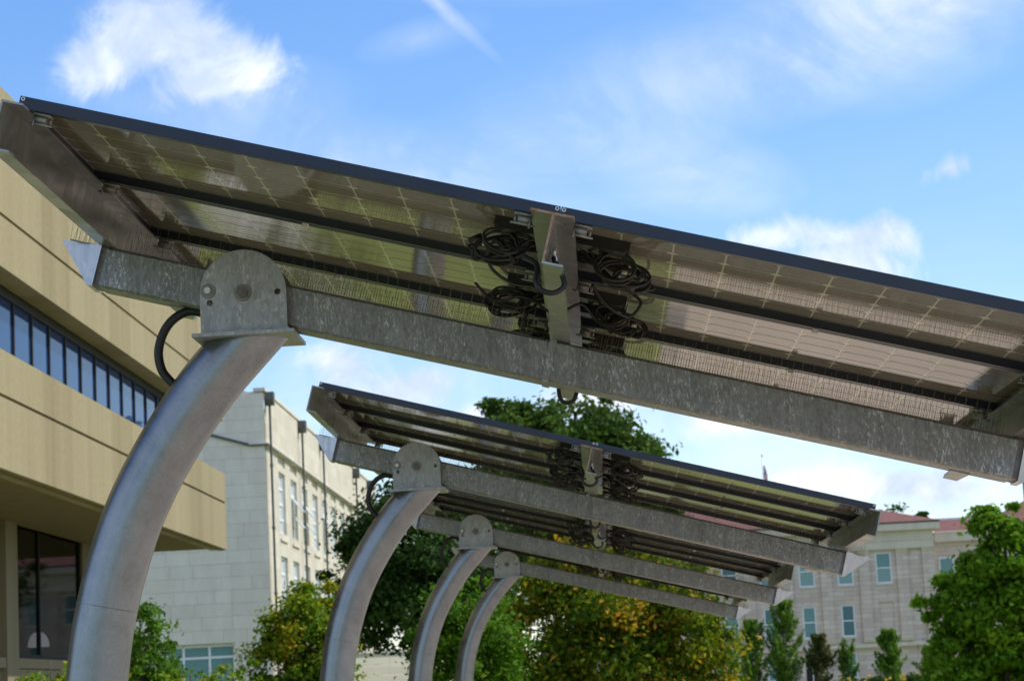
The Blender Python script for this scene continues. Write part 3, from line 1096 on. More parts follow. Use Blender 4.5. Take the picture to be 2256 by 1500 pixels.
# ------------------------------------------------------------------ facades
def facade(axis, c, a0, a1, z0, z1, openings, depth, mats, out=1):
    """wall face in the plane axis=c with recessed openings (a0,a1,z0,z1); out: side the face looks to"""
    b = MB()
    A = sorted(set([a0, a1] + [o[0] for o in openings] + [o[1] for o in openings]))
    Z = sorted(set([z0, z1] + [o[2] for o in openings] + [o[3] for o in openings]))
    P = (lambda a, z, d=0.0: (c - out * d, a, z)) if axis == 'X' else (lambda a, z, d=0.0: (a, c - out * d, z))
    for i in range(len(A) - 1):
        for j in range(len(Z) - 1):
            am, zm = (A[i] + A[i + 1]) / 2, (Z[j] + Z[j + 1]) / 2
            if any(o[0] < am < o[1] and o[2] < zm < o[3] for o in openings):
                continue
            b.add([P(A[i], Z[j]), P(A[i + 1], Z[j]), P(A[i + 1], Z[j + 1]), P(A[i], Z[j + 1])], [(0, 1, 2, 3)])
    for o in openings:
        d = o[4] if len(o) > 4 else depth
        p = [(o[0], o[2]), (o[1], o[2]), (o[1], o[3]), (o[0], o[3])]
        for k in range(4):
            q, r_ = p[k], p[(k + 1) % 4]
            b.add([P(*q), P(*r_), P(*r_, d), P(*q, d)], [(0, 1, 2, 3)])
        if len(o) > 4:
            b.add([P(*q, d) for q in p], [(0, 1, 2, 3)])
    return b


# ------------------------------------------------------------------ tan concrete building
def tan_building():
    root = empty('office_building', (-10, 62, 0), 'tan concrete office building with a dark ribbon window, along the left edge', 'building')
    o = lambda n, b, m, p=root: obj(n, b.mesh(n, m), p, Matrix.Translation((10, -62, 0)) if p is root else None)
    Y0, Y1 = 12.0, 62.0
    X = -10.0
    # upper spandrel, two panels with a recessed joint
    o('spandrel_panel', MB().box(X - 0.45, X, Y0, Y1, 10.24, 12.52), M['tan'])
    o('spandrel_panel', MB().box(X - 0.45, X, Y0, Y1, 9.28, 10.18), M['tan'])
    o('joint', MB().box(X - 0.40, X - 0.04, Y0 + 0.01, Y1 - 0.01, 10.18, 10.24), M['groove'])
    o('spandrel_panel', MB().box(X - 0.45, X, Y0, Y1, 7.05, 7.82), M['tan'])
    o('spandrel_panel', MB().box(X - 0.45, X, Y0, Y1, 5.76, 6.99), M['tan'])
    o('joint', MB().box(X - 0.40, X - 0.04, Y0 + 0.01, Y1 - 0.01, 6.99, 7.05), M['groove'])
    # soffits, drip groove edge, roof, body
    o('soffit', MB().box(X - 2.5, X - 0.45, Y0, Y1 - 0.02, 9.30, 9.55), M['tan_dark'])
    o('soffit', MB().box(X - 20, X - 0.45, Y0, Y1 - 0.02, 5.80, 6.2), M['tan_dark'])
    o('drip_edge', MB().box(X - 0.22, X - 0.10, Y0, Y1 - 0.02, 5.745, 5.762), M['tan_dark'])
    o('roof', MB().box(X - 20, X - 0.45, Y0, Y1 - 0.02, 12.0, 12.3), M['path'])
    o('end_wall', MB().box(X - 20, X - 0.45, Y1 - 0.45, Y1 - 0.03, 9.56, 12.0).box(X - 20, X - 0.45, Y1 - 0.45, Y1 - 0.03, 6.2, 7.8), M['tan'])
    # ribbon window
    gx = X - 0.50
    yb1 = 59.4
    o('window_head', MB().box(gx - 0.06, gx + 0.03, Y0, yb1, 9.10, 9.30), M['dark_metal'])
    o('window_sill', MB().box(gx - 0.05, gx + 0.04, Y0, yb1, 7.70, 7.79), M['dark_metal'])
    ys = [38.54 + 1.375 * k for k in range(-8, 16)]
    pane = MB().box(-0.012, 0.0, 0.0, 1.30, 7.79, 9.10).mesh('window_pane', M['sky_tint_glass'])
    mul = MB().box(-0.02, 0.025, -0.0375, 0.0375, 7.79, 9.10).mesh('mullion', M['dark_metal'])
    T = Matrix.Translation((10, -62, 0))
    for y in ys:
        obj('mullion', mul, root, T @ Matrix.Translation((gx, y, 0)))
        if y + 1.375 < yb1:
            obj('window_pane', pane, root, T @ Matrix.Translation((gx - 0.01, y + 0.0375, 0)))
    o('band_end', MB().box(X - 12, gx + 0.02, yb1, yb1 + 0.3, 7.8, 9.30), M['dark_metal'])
    o('window_wall', MB().box(X - 12.3, X - 12, Y0, yb1, 7.8, 9.3), M['interior'])
    # ground floor set back under the overhang
    wx = X - 2.9
    wy0, wy1, wz0, wz1 = 50.3, 57.3, 2.85, 5.80
    b = facade('X', wx, Y0, 60.0, 0.0, 5.82, [(wy0, wy1, wz0, wz1)], 0.16, None)
    o('ground_wall', b, M['tan_shaded'])
    o('column', MB().box(wx - 0.3, wx + 0.15, 49.2, 50.2, 0.0, 5.81), M['tan_shaded'])
    o('sill_course', MB().box(wx - 0.3, wx + 0.12, Y0, 60.0, 2.62, 2.84), M['tan_shaded'])
    o('plinth', MB().box(wx - 0.3, wx + 0.10, 50.21, 60.0, 0.0, 2.60), M['tan_shaded'])
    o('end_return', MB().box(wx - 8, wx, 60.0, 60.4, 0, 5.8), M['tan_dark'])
    win = o('window', MB().box(wx - 0.15, wx - 0.05, wy0, wy0 + 0.09, wz0, wz1).box(wx - 0.15, wx - 0.05, wy1 - 0.09, wy1, wz0, wz1)
            .box(wx - 0.15, wx - 0.05, 52.97, 53.03, wz0, wz1).box(wx - 0.15, wx - 0.05, wy0 + 0.09, wy1 - 0.09, wz0, wz0 + 0.1), M['dark_metal'])
    for y0, y1 in ((wy0 + 0.09, 52.97), (53.03, wy1 - 0.09)):
        obj('pane', MB().box(wx - 0.105, wx - 0.095, y0, y1, wz0 + 0.1, wz1).mesh('pane', M['clear_glass']), win)
    o('room', facade('X', wx - 0.17, wy0 - 3, wy1 + 4, 0, 5.8, [(wy0 - 2.9, wy1 + 3.9, 0.1, 5.7, 5.0)], 5, None), M['interior'])
    rail = MB()
    for k in range(9):
        rail.box(wx - 3.05, wx - 3.0, wy0 + 0.5 + k * 0.62, wy0 + 0.58 + k * 0.62, 2.7, 5.75)
    o('blind', rail, M['interior'])


tan_building()


def table_lamp(y, label):
    root = empty('table_lamp', (-13.75, y, 2.4), label, 'lamp')
    sh = MB()
    n = 20
    prof = [(0.0, 1.20), (0.12, 1.17), (0.20, 1.08), (0.25, 0.95), (0.262, 0.83)]
    v = [(r_ * math.cos(2 * math.pi * k / n), r_ * math.sin(2 * math.pi * k / n), z) for r_, z in prof for k in range(n)]
    sh.add(v, [(i * n + k, i * n + (k + 1) % n, (i + 1) * n + (k + 1) % n, (i + 1) * n + k) for i in range(len(prof) - 1) for k in range(n)])
    obj('lamp_shade', sh.mesh('lamp_shade', M['lampshade'], True), root)
    obj('stem', MB().tube([(0, 0, 0.02), (0, 0, 0.9)], 0.02, 8).mesh('stem', M['dark_metal']), root)
    obj('foot', MB().tube([(0, 0, 0), (0, 0, 0.03)], 0.14, 16).mesh('foot', M['dark_metal']), root)


table_lamp(56.05, 'white domed lamp behind the dark ground floor window at lower left')
tb = empty('table', (-13.75, 55.8, 0), 'dark table carrying the domed lamp inside the ground floor window', 'table')
obj('table_top', MB().box(-0.5, 0.5, -1.4, 1.5, 2.34, 2.40).mesh('table_top', M['dark_metal']), tb)
for sx in (-0.42, 0.42):
    for sy in (-1.3, 1.4):
        obj('leg', MB().box(sx - 0.04, sx + 0.04, sy - 0.04, sy + 0.04, 0.102, 2.34).mesh('leg', M['dark_metal']), tb)


# ------------------------------------------------------------------ pale stone hall behind it
def stone_hall():
    rx, ry = -15.0, 105.0
    root = empty('stone_hall', (rx, ry, 0), 'pale limestone hall with tall narrow windows and dark downpipes', 'building')
    T = Matrix.Translation((-rx, -ry, 0))
    o = lambda n, b, m, p=root: obj(n, b.mesh(n, m), p, T if p is root else None)
    top, led = 15.9, 13.36
    yend = 157.5
    starts = [109.0 + 4.33 * k for k in range(11)]
    ops = []
    for y in starts:
        ops += [(y, y + 2.25, 9.6, 12.55), (y, y + 2.25, 5.3, 8.5), (y - 0.15, y + 2.4, 12.86, led - 0.01, 0.10)]  # last entry: shallow slot added in place of a shadow under the ledge
    b = facade('X', rx, ry, yend, 0, top, ops, 0.24, None)
    o('side_wall', b, M['stoneC'])
    o('ledge', MB().box(rx - 0.1, rx + 0.16, ry - 0.16, yend, led, led + 0.12), M['stone_trim'])
    o('coping', MB().box(rx - 0.5, rx + 0.06, ry - 0.06, yend, top, top + 0.16), M['stone_trim'])
    o('core', MB().box(rx - 24, rx - 0.62, ry + 0.5, yend, 0, top - 0.3), M['stone_shade'])

    def wmesh(z0, z1, bars):
        f = MB()
        f.box(-0.05, 0.03, 0, 0.14, z0, z1).box(-0.05, 0.03, 2.11, 2.25, z0, z1)
        f.box(-0.05, 0.03, 0.14, 2.11, z0, z0 + 0.12).box(-0.05, 0.03, 0.14, 2.11, z1 - 0.12, z1)
        for z in bars:
            f.box(-0.05, 0.03, 0.14, 2.11, z - 0.06, z + 0.06)
        return f.mesh('window', M['white_frame'])
    up = wmesh(9.6, 12.55, (10.3, 11.05, 11.8))
    lo = wmesh(5.3, 8.5, (6.1, 6.9, 7.7))
    pu = MB().box(-0.03, -0.015, 0.14, 2.11, 9.72, 12.43).mesh('pane', M['pale_glass'])
    pl = MB().box(-0.03, -0.015, 0.14, 2.11, 5.42, 8.38).mesh('pane', M['pale_glass'])
    sill = MB().box(-0.3, 0.1, -0.1, 2.35, 0, 0.1).mesh('sill', M['stone_trim'])
    flap = MB().prism([(0.0, 0.0), (0.55, -0.72), (0.57, -0.70), (0.03, 0.02)], lambda p, q, t: (p, t, q), 0.2, 2.05).mesh('open_sash', M['pale_glass'])
    for i, y in enumerate(starts):
        for me, pm, zs in ((up, pu, 9.22), (lo, pl, 5.0)):
            w = obj('window', me, root, T @ Matrix.Translation((rx - 0.16, y, 0)))
            obj('pane', pm, w)
            obj('sill', sill, w, Matrix.Translation((0.14, 0, zs)))
        if i in (1, 2, 4):
            w = obj('open_sash', flap, root, T @ Matrix.Translation((rx - 0.12, y, 11.7)))
            obj('open_sash', flap, root, T @ Matrix.Translation((rx - 0.12, y, 10.9)))
    # front wall facing the camera
    wx0, wx1, wz0, wz1 = -19.95, -16.72, 1.2, 4.36
    b = facade('Y', ry + 0.06, -40, rx - 0.05, 0, top, [(wx0, wx1, wz0, wz1)], 0.4, None, -1)
    b.add([(-40, ry + 0.06, top), (-15.75, ry + 0.06, top), (-17.2, ry + 0.06, top + 0.55), (-40, ry + 0.06, top + 0.55)], [(0, 1, 2, 3)])
    o('front_wall', b, M['stone_shade'])
    rg = random.Random(3)
    lens = [0.8, 1.1, 1.4, 1.75]
    bm_ = [MB().box(0.004, L - 0.004, -0.06, 0.05, 0.004, 0.596).mesh('stone_block', M['block']) for L in lens]
    z = 4.40
    n = 0
    while z < top - 0.3:
        x = rx - 0.03
        end = -21.5 if z < 13 else -20.2
        while x > end and n < 290:
            i = rg.randrange(4)
            h = 0.6
            obj('stone_block', bm_[i], root, T @ Matrix.Translation((x - lens[i], ry, z)))
            x -= lens[i]
            n += 1
        z += 0.6
    z = 1.4
    while z < 4.3:
        obj('stone_block', bm_[3], root, T @ Matrix.Translation((rx - 0.03 - 1.75, ry, z)))
        z += 0.6
    o('ledge', MB().box(-15.75, rx - 0.101, ry - 0.16, ry + 0.05, led, led + 0.12), M['stone_trim'])
    lg = MB()
    lg.add([(-15.75, ry - 0.16, led), (-15.75, ry - 0.16, led + 0.12), (-19.5, ry - 0.16, led + 1.28), (-19.5, ry - 0.16, led + 1.16),
            (-15.75, ry + 0.05, led), (-15.75, ry + 0.05, led + 0.12), (-19.5, ry + 0.05, led + 1.28), (-19.5, ry + 0.05, led + 1.16)],
           [(0, 1, 2, 3), (4, 7, 6, 5), (0, 3, 7, 4), (1, 5, 6, 2)])
    o('ledge', lg, M['lead'])
    o('flashing', MB().box(rx + 0.161, rx + 0.175, ry - 0.17, yend, led - 0.02, led + 0.06).box(-15.75, rx + 0.175, ry - 0.175, ry - 0.161, led - 0.02, led + 0.06), M['lead'])
    # big window low in the front wall
    f = MB()
    w = 0.11
    yv = ry + 0.22
    for x in (wx0, wx0 + 0.78, wx0 + 1.98, wx1 - w):
        f.box(x, x + w, yv - 0.06, yv + 0.05, wz0, wz1)
    for zz in (wz0, 2.35, 3.72, wz1 - w):
        f.box(wx0 + 0.01, wx1 - 0.01, yv - 0.052, yv + 0.04, zz, zz + w)
    win = o('window', f, M['white_frame'])
    for xa, xb in ((wx0 + w, wx0 + 0.78), (wx0 + 0.78 + w, wx0 + 1.98), (wx0 + 1.98 + w, wx1 - w)):
        for za, zb in ((wz0 + w, 2.35), (2.35 + w, 3.72), (3.72 + w, wz1 - w)):
            obj('pane', MB().box(xa, xb, yv - 0.01, yv, za, zb).mesh('pane', M['teal_glass']), win)
    # downpipes with hopper heads
    for y, zt in ((105.35, 15.75), (117.0, 15.75), (126.0, 15.75), (143.1, 15.75), (151.8, 15.75)):
        p = MB().tube([(rx + 0.2, y, 0.2), (rx + 0.2, y, zt - 0.4)], 0.058, 10)
        for zz in (3.5, 6.5, 9.5, 12.4):
            p.tube([(rx + 0.2, y, zz), (rx + 0.2, y, zz + 0.12)], 0.085, 10)
        d = o('downpipe', p, M['copper'])
        hp = MB().prism([(-0.10, 0.0), (0.10, 0.0), (0.26, 0.25), (0.26, 0.62), (-0.26, 0.62), (-0.26, 0.25)], lambda q, r_, t: (rx + t, y + q, zt - 0.5 + r_), 0.02, 0.42)
        obj('hopper_head', hp.mesh('hopper_head', M['copper']), d)


stone_hall()

# low sunlit wall seen under the dark tree
cw = empty('terrace_wall', (-10.9, 112, 0), 'low cream stone wall glimpsed under the dark green tree', 'wall')
cw.rotation_euler.z = R(38)
for k in range(7):
    obj('stone_course', MB().box(-3.2, 3.2, -0.3 + 0.004 * (k % 2), 0.3, k * 0.53 + 0.01, k * 0.53 + 0.52).mesh('stone_course', M['stoneC']), cw)
obj('coping', MB().box(-3.3, 3.3, -0.38, 0.38, 3.72, 3.86).mesh('coping', M['stone_trim']), cw)


# ------------------------------------------------------------------ far grey stone building with red roof
def far_building():
    cx_, cy_ = 12.0, 150.0
    root = empty('stone_mansion', (cx_, cy_, 0), 'grey stone building with red tiled roof and white framed windows at right', 'building')
    T = Matrix.Translation((-cx_, -cy_, 0))
    o = lambda n, b, m, p=root: obj(n, b.mesh(n, m), p, T if p is root else None)
    X0, X1, Y = -2.0, 21.85, 150.0
    cen = [18.59 - 2.505 * k for k in range(9)]
    up, mid, gr = [], [], []
    ops = []
    for i, c in enumerate(cen):
        ops.append((c - 0.52, c + 0.52, 7.28, 9.28))
        if i:
            ops.append((c - 0.44, c + 0.44, 3.96, 6.02))
            if i == 2:
                ops.append((c - 0.45, c + 0.45, 0.1, 2.97))
            else:
                ops.append((c - 0.40, c + 0.40, 1.3, 2.97))
        else:
            ops.append((c - 0.47, c + 0.47, 4.0, 6.1, 0.09))
    o('wall', facade('Y', Y, X0, X1, 0, 9.5, ops, 0.22, None, -1), M['stoneR'])
    o('side_wall', MB().box(X1 - 0.02, X1, Y + 0.001, Y + 14, 0, 9.5), M['stoneR'])

    def win(c, hw, z0, z1):
        f = MB()
        yv = Y + 0.10
        t = 0.10
        f.box(c - hw, c - hw + t, yv - 0.05, yv + 0.06, z0, z1).box(c + hw - t, c + hw, yv - 0.05, yv + 0.06, z0, z1)
        zm = z0 + (z1 - z0) * 0.5
        for za, zb in ((z0, z0 + t), (z1 - t, z1), (zm - 0.04, zm + 0.04)):
            f.box(c - hw + t, c + hw - t, yv - 0.045, yv + 0.05, za, zb)
        w = o('window', f, M['white_frame'])
        for za, zb in ((z0 + t, zm - 0.04), (zm + 0.04, z1 - t)):
            gm = M[('teal_glass', 'teal_light', 'teal_glass', 'teal_dark', 'teal_light')[int(c * 3.1 + za * 5.7) % 5]]
            obj('pane', MB().box(c - hw + t, c + hw - t, yv, yv + 0.012, za, zb).mesh('pane', gm), w)
        obj('sill', MB().box(c - hw - 0.06, c + hw + 0.06, Y - 0.07, Y + 0.05, z0 - 0.10, z0 - 0.002).mesh('sill', M['stone_trim']), w)
    for i, c in enumerate(cen):
        win(c, 0.52, 7.28, 9.28)
        if i:
            win(c, 0.44, 3.96, 6.02)
            if i != 2:
                win(c, 0.40, 1.3, 2.97)
    c = cen[2]
    d = o('door', MB().box(c - 0.45, c + 0.45, Y + 0.12, Y + 0.16, 0.1, 2.97), M['dark_metal'])
    obj('glazing_bar', MB().box(c - 0.42, c + 0.42, Y + 0.09, Y + 0.12, 2.05, 2.12).box(c - 0.03, c + 0.03, Y + 0.085, Y + 0.119, 0.3, 2.04).mesh('glazing_bar', M['white_frame']), d)
    # pilasters with shaft, capital and base
    px = [(21.10, 21.85), (19.42, 20.15)] + [(cc - 1.62, cc - 0.92) for cc in cen]
    for a, b_ in px:
        p = o('pilaster', MB().box(a, b_, Y - 0.16, Y - 0.001, 3.72, 9.2), M['stoneR'])
        obj('capital', MB().box(a - 0.03, b_ + 0.03, Y - 0.20, Y - 0.002, 9.2, 9.46).mesh('capital', M['stone_base']), p)
        obj('base', MB().box(a - 0.04, b_ + 0.04, Y - 0.22, Y - 0.002, 3.52, 3.72).mesh('base', M['stone_base']), p)
    o('architrave', MB().box(X0, X1 + 0.05, Y - 0.24, Y + 3, 9.46, 9.98), M['stone_trim'])
    o('fillet', MB().box(X0, X1 + 0.10, Y - 0.30, Y + 3, 9.98, 10.10), M['stone_trim'])
    o('frieze', MB().box(X0, X1 + 0.05, Y - 0.22, Y + 3, 10.10, 10.62), M['stone_trim'])
    o('cornice', MB().box(X0, X1 + 0.45, Y - 0.62, Y + 3, 10.62, 11.06), M['stone_trim'])
    o('gutter', MB().box(X0, X1 + 0.48, Y - 0.66, Y + 3, 11.06, 11.16), M['lead'])
    o('plinth_ledge', MB().box(X0, X1 + 0.06, Y - 0.26, Y - 0.001, 3.20, 3.46), M['stone_trim'])
    rf = MB()
    e = 11.17
    xr, ya, yb = X1 + 0.45, Y - 0.62, Y + 14
    rf.add([(X0, ya, e), (xr, ya, e), (xr, yb, e), (X0, yb, e), (X0, Y + 6.7, e + 2.3), (15.0, Y + 6.7, e + 2.3)],
           [(0, 1, 5, 4), (1, 2, 5), (2, 3, 4, 5), (0, 4, 3)])
    r_ = o('roof', rf, M['roof'])
    # wing set back on the right
    o('wing_wall', MB().box(X1 + 0.01, 40, Y + 3.0, Y + 12, 0, 10.5), M['stoneR'])
    o('wing_cornice', MB().box(X1 + 0.52, 40, Y + 2.6, Y + 3.0, 9.9, 10.55), M['stone_trim'])
    w = MB().add([(X1 + 0.52, Y + 2.5, 10.56), (40, Y + 2.5, 10.56), (40, Y + 5.2, 11.5), (X1 + 0.52, Y + 5.2, 11.5)], [(0, 1, 2, 3)])
    o('wing_roof', w, M['roof'])
    o('wing_parapet', MB().box(X1 + 0.52, 28, Y + 5.2, Y + 5.5, 11.2, 11.62), M['whitepaint'])
    w = MB().add([(26.6, Y + 5.6, 11.3), (40, Y + 5.6, 11.3), (37, Y + 9, 13.6), (29.9, Y + 9, 12.9)], [(0, 1, 2, 3)])
    w.add([(26.6, Y + 5.6, 11.3), (29.9, Y + 9, 12.9), (26.6, Y + 13, 11.3)], [(0, 1, 2)])
    o('wing_roof', w, M['roof'])
    for c in (23.1, 25.6, 28.1):
        wo = o('window', MB().box(c - 0.5, c + 0.5, Y + 2.93, Y + 2.999, 6.9, 8.9), M['white_frame'])
        obj('pane', MB().box(c - 0.4, c + 0.4, Y + 2.91, Y + 2.93, 7.0, 8.8).mesh('pane', M['teal_glass']), wo)


far_building()


# ------------------------------------------------------------------ trees
def leaf_mesh(name, pts, nrm, size, tint, mat, rng, aspect=0.62):
    n = len(pts)
    d = rng.normal(size=(n, 3)) * 0.75 + nrm * 0.9 + np.array([0, 0, 0.35])
    d /= np.linalg.norm(d, axis=1, keepdims=True) + 1e-9
    r = rng.normal(size=(n, 3))
    a = np.cross(d, r)
    a /= np.linalg.norm(a, axis=1, keepdims=True) + 1e-9
    b = np.cross(d, a)
    s = size * rng.uniform(0.45, 1.5, size=(n, 1))
    v = np.empty((n, 4, 3))
    v[:, 0] = pts - a * s * 0.55
    v[:, 1] = pts + b * s * aspect * 0.5 - a * s * 0.05 + d * s * 0.08
    v[:, 2] = pts + a * s * 0.6 - d * s * 0.10
    v[:, 3] = pts - b * s * aspect * 0.5 - a * s * 0.05 + d * s * 0.08
    me = bpy.data.meshes.new(name)
    me.vertices.add(4 * n)
    me.vertices.foreach_set('co', v.ravel())
    me.loops.add(4 * n)
    me.loops.foreach_set('vertex_index', np.arange(4 * n, dtype=np.int32))
    me.polygons.add(n)
    me.polygons.foreach_set('loop_start', np.arange(0, 4 * n, 4, dtype=np.int32))
    me.polygons.foreach_set('loop_total', np.full(n, 4, dtype=np.int32))
    at = me.attributes.new('tint', 'FLOAT', 'FACE')
    at.data.foreach_set('value', np.clip(tint, 0, 1).astype(np.float32))
    me.materials.append(mat)
    me.update(calc_edges=True)
    return me


def tree(name, label, base, lobes, nleaf, size, mat, trunk_r, seed, clump=0.22, group=None, tint_bias=0.0, tip=0.0, nclump=90, cat='tree', upright=0.0, base_z=0.0):
    """lobes: list of (dx, dy, z, rx, ry, rz) ellipsoids that make up the crown"""
    rng = np.random.default_rng(seed)
    root = empty(name, (base[0], base[1], base_z), label, cat, group)
    L = np.array(lobes, float)
    vol = L[:, 3] * L[:, 4] * L[:, 5]
    pts, nrm, tin, cents = [], [], [], []
    per = nleaf // nclump
    for c in range(nclump):
        l = L[rng.choice(len(L), p=vol ** 0.75 / (vol ** 0.75).sum())]
        dv = rng.normal(size=3)
        dv /= np.linalg.norm(dv)
        rr = rng.uniform(0.45, 1.0) ** 0.6
        stray = rng.uniform() < 0.22
        if stray:
            rr = rng.uniform(1.05, 1.28)
        cc = l[:3] + dv * l[3:] * rr * 0.92
        rc = clump * l[3:].mean() * rng.uniform(0.6, 1.35)
        if stray:
            rc *= 0.55
        k = max(8, int(per * rng.uniform(0.6, 1.4) * (0.4 if stray else 1.0)))
        off = rng.normal(size=(k, 3)) * rc * np.array([1.0, 1.0, 0.62 + upright])
        p = cc + off
        # twigs that stick out
        pts.append(p)
        on = off / (np.linalg.norm(off, axis=1, keepdims=True) + 1e-9)
        nrm.append(on * 0.5 + dv * 0.6)
        h = (cc[2] - (L[:, 2] - L[:, 5]).min()) / ((L[:, 2] + L[:, 5]).max() - (L[:, 2] - L[:, 5]).min())
        tin.append(np.full(k, rng.normal(0.42, 0.14)) + rng.normal(size=k) * 0.18 + tint_bias + tip * (h - 0.4))
        cents.append(cc)
    pts, nrm, tin = np.concatenate(pts), np.concatenate(nrm), np.concatenate(tin)
    keep = pts[:, 2] > 0.15
    pts, nrm, tin = pts[keep], nrm[keep], tin[keep]
    obj('crown', leaf_mesh('crown', pts, nrm, size, tin, mat, rng), root)
    zc = float((L[:, 2] * vol).sum() / vol.sum())
    top = float((L[:, 2] + 0.4 * L[:, 5]).max())
    m = MB()
    tx = float((L[:, 0] * vol).sum() / vol.sum())
    ty = float((L[:, 1] * vol).sum() / vol.sum())
    ps = [(0, 0, -0.05), (0.15 * tx, 0.15 * ty, zc * 0.35), (0.6 * tx, 0.6 * ty, zc * 0.75), (tx, ty, zc), (tx, ty, top)]
    m.tube(spline(ps, 4), [trunk_r * (1.15 - 0.95 * i / 16) for i in range(17)], 9)
    obj('trunk', m.mesh('trunk', M['bark'], True), root)
    m = MB()
    for cc in cents[::max(1, len(cents) // 26)]:
        a = Vector((tx * 0.7, ty * 0.7, min(zc * 0.8, max(zc * 0.45, cc[2] * 0.65))))
        e = Vector(cc)
        q = a.lerp(e, 0.5) + Vector((0, 0, 0.12 * (e - a).length))
        m.tube(spline([a, q, e], 4), [trunk_r * (0.34 - 0.032 * i) for i in range(9)], 6)
    obj('limbs', m.mesh('limbs', M['bark'], True), root)
    return root


tree('oak_tree', 'dark green tree standing behind the curved poles, left of centre', (-4.7, 60), [
    (0.0, 0, 5.2, 2.0, 2.0, 2.0), (-1.2, 0, 4.6, 1.15, 1.4, 1.2), (1.0, 0.3, 4.8, 1.3, 1.6, 1.9), (0.5, 0, 6.6, 1.0, 1.2, 0.9),
    (-0.2, 0, 3.4, 1.5, 1.6, 0.9), (-1.4, 0.2, 5.6, 0.7, 0.9, 0.6), (1.6, -0.2, 3.3, 1.0, 1.2, 1.4)], 60000, 0.125, M['leaf_dark'], 0.22, 1, clump=0.19, nclump=220)
tree('tall_tree', 'tall green tree whose top rises above the second canopy', (-0.6, 85), [
    (-2.6, 0, 11.0, 1.15, 1.6, 1.45), (-0.6, 0, 10.6, 1.5, 2.0, 1.6), (0.7, 0, 11.0, 1.35, 2.0, 1.7), (2.2, 0, 9.4, 1.5, 2.0, 1.4), (-1.4, 0, 9.2, 2.6, 2.4, 1.6),
    (1.0, 0.5, 8.2, 2.8, 2.6, 1.6), (-1.2, 0, 6.8, 3.0, 2.8, 1.8), (1.6, 0, 6.0, 2.8, 2.6, 1.9), (3.2, 0, 8.4, 0.9, 1.2, 0.9)], 95000, 0.20, M['leaf_tall'], 0.36, 2, clump=0.185, nclump=400)
tree('leafy_tree', 'bright green tree seen between the third and fourth curved poles', (-2.35, 40), [
    (0.0, 0, 2.9, 0.62, 0.8, 0.85), (0.35, 0, 2.3, 0.65, 0.8, 0.9), (-0.35, 0.2, 2.2, 0.6, 0.7, 0.9), (0.2, 0, 1.5, 0.8, 0.8, 0.6)], 15000, 0.09, M['leaf_bright'], 0.07, 3, nclump=90)
tree('linden_tree', 'broad tree with leaves turning orange and yellow behind the farthest canopy', (0.3, 45), [
    (0.0, 0, 3.3, 1.9, 1.8, 1.35), (-1.5, 0, 2.5, 0.95, 1.3, 1.2), (1.35, 0, 2.6, 0.95, 1.4, 1.25), (0.3, -0.6, 2.3, 2.0, 1.3, 1.3),
    (-0.7, 0, 1.8, 1.5, 1.3, 1.0), (1.1, 0, 1.6, 1.25, 1.2, 0.9), (-0.1, 0, 4.2, 1.0, 1.1, 0.65)], 60000, 0.10, M['leaf_autumn'], 0.13, 4, clump=0.16, nclump=240, tint_bias=-0.01)
tree('maple_tree', 'leafy green maple at the right edge of the photo', (10.35, 60), [
    (0.0, 0, 4.6, 1.05, 1.2, 1.1), (-1.0, 0, 3.3, 1.0, 1.2, 1.05), (0.9, 0, 3.9, 1.2, 1.3, 1.3), (0.0, 0.3, 3.0, 1.5, 1.4, 1.5), (-0.3, 0, 5.35, 0.5, 0.6, 0.5),
    (-0.9, 0, 1.9, 1.1, 1.1, 0.9), (0.9, 0, 1.9, 1.4, 1.2, 1.1), (0.1, -0.3, 1.5, 1.3, 1.0, 0.8), (-1.5, 0, 2.6, 0.5, 0.8, 0.5), (1.9, 0, 3.4, 0.9, 1.0, 1.4)], 50000, 0.15, M['leaf_maple'], 0.13, 5, clump=0.165, nclump=170)
tree('small_tree', 'small green tree with yellow tips beside the stone hall, left of the second pole', (-6.55, 50), [
    (0.0, 0, 2.9, 0.85, 0.9, 0.8), (0.4, 0, 3.7, 0.5, 0.7, 0.65), (-0.5, 0, 2.3, 0.75, 0.8, 0.7), (0.5, 0.2, 2.6, 0.7, 0.8, 0.8), (-0.9, 0, 1.7, 0.6, 0.8, 0.7), (0.2, 0, 1.7, 1.0, 0.9, 0.8)],
    30000, 0.09, M['leaf_yellow'], 0.09, 6, nclump=130, tip=0.25, tint_bias=-0.02)
tree('small_tree', 'small dark green tree just right of the nearest pole', (-7.05, 35), [
    (0.0, 0, 2.75, 0.40, 0.6, 0.65), (0.15, 0, 2.2, 0.48, 0.6, 0.6), (-0.2, 0, 1.9, 0.55, 0.6, 0.7), (0.55, 0, 2.62, 0.16, 0.25, 0.15), (0.3, 0, 1.7, 0.5, 0.5, 0.5)],
    14000, 0.065, M['leaf_bright'], 0.05, 7, nclump=90, tint_bias=-0.15)
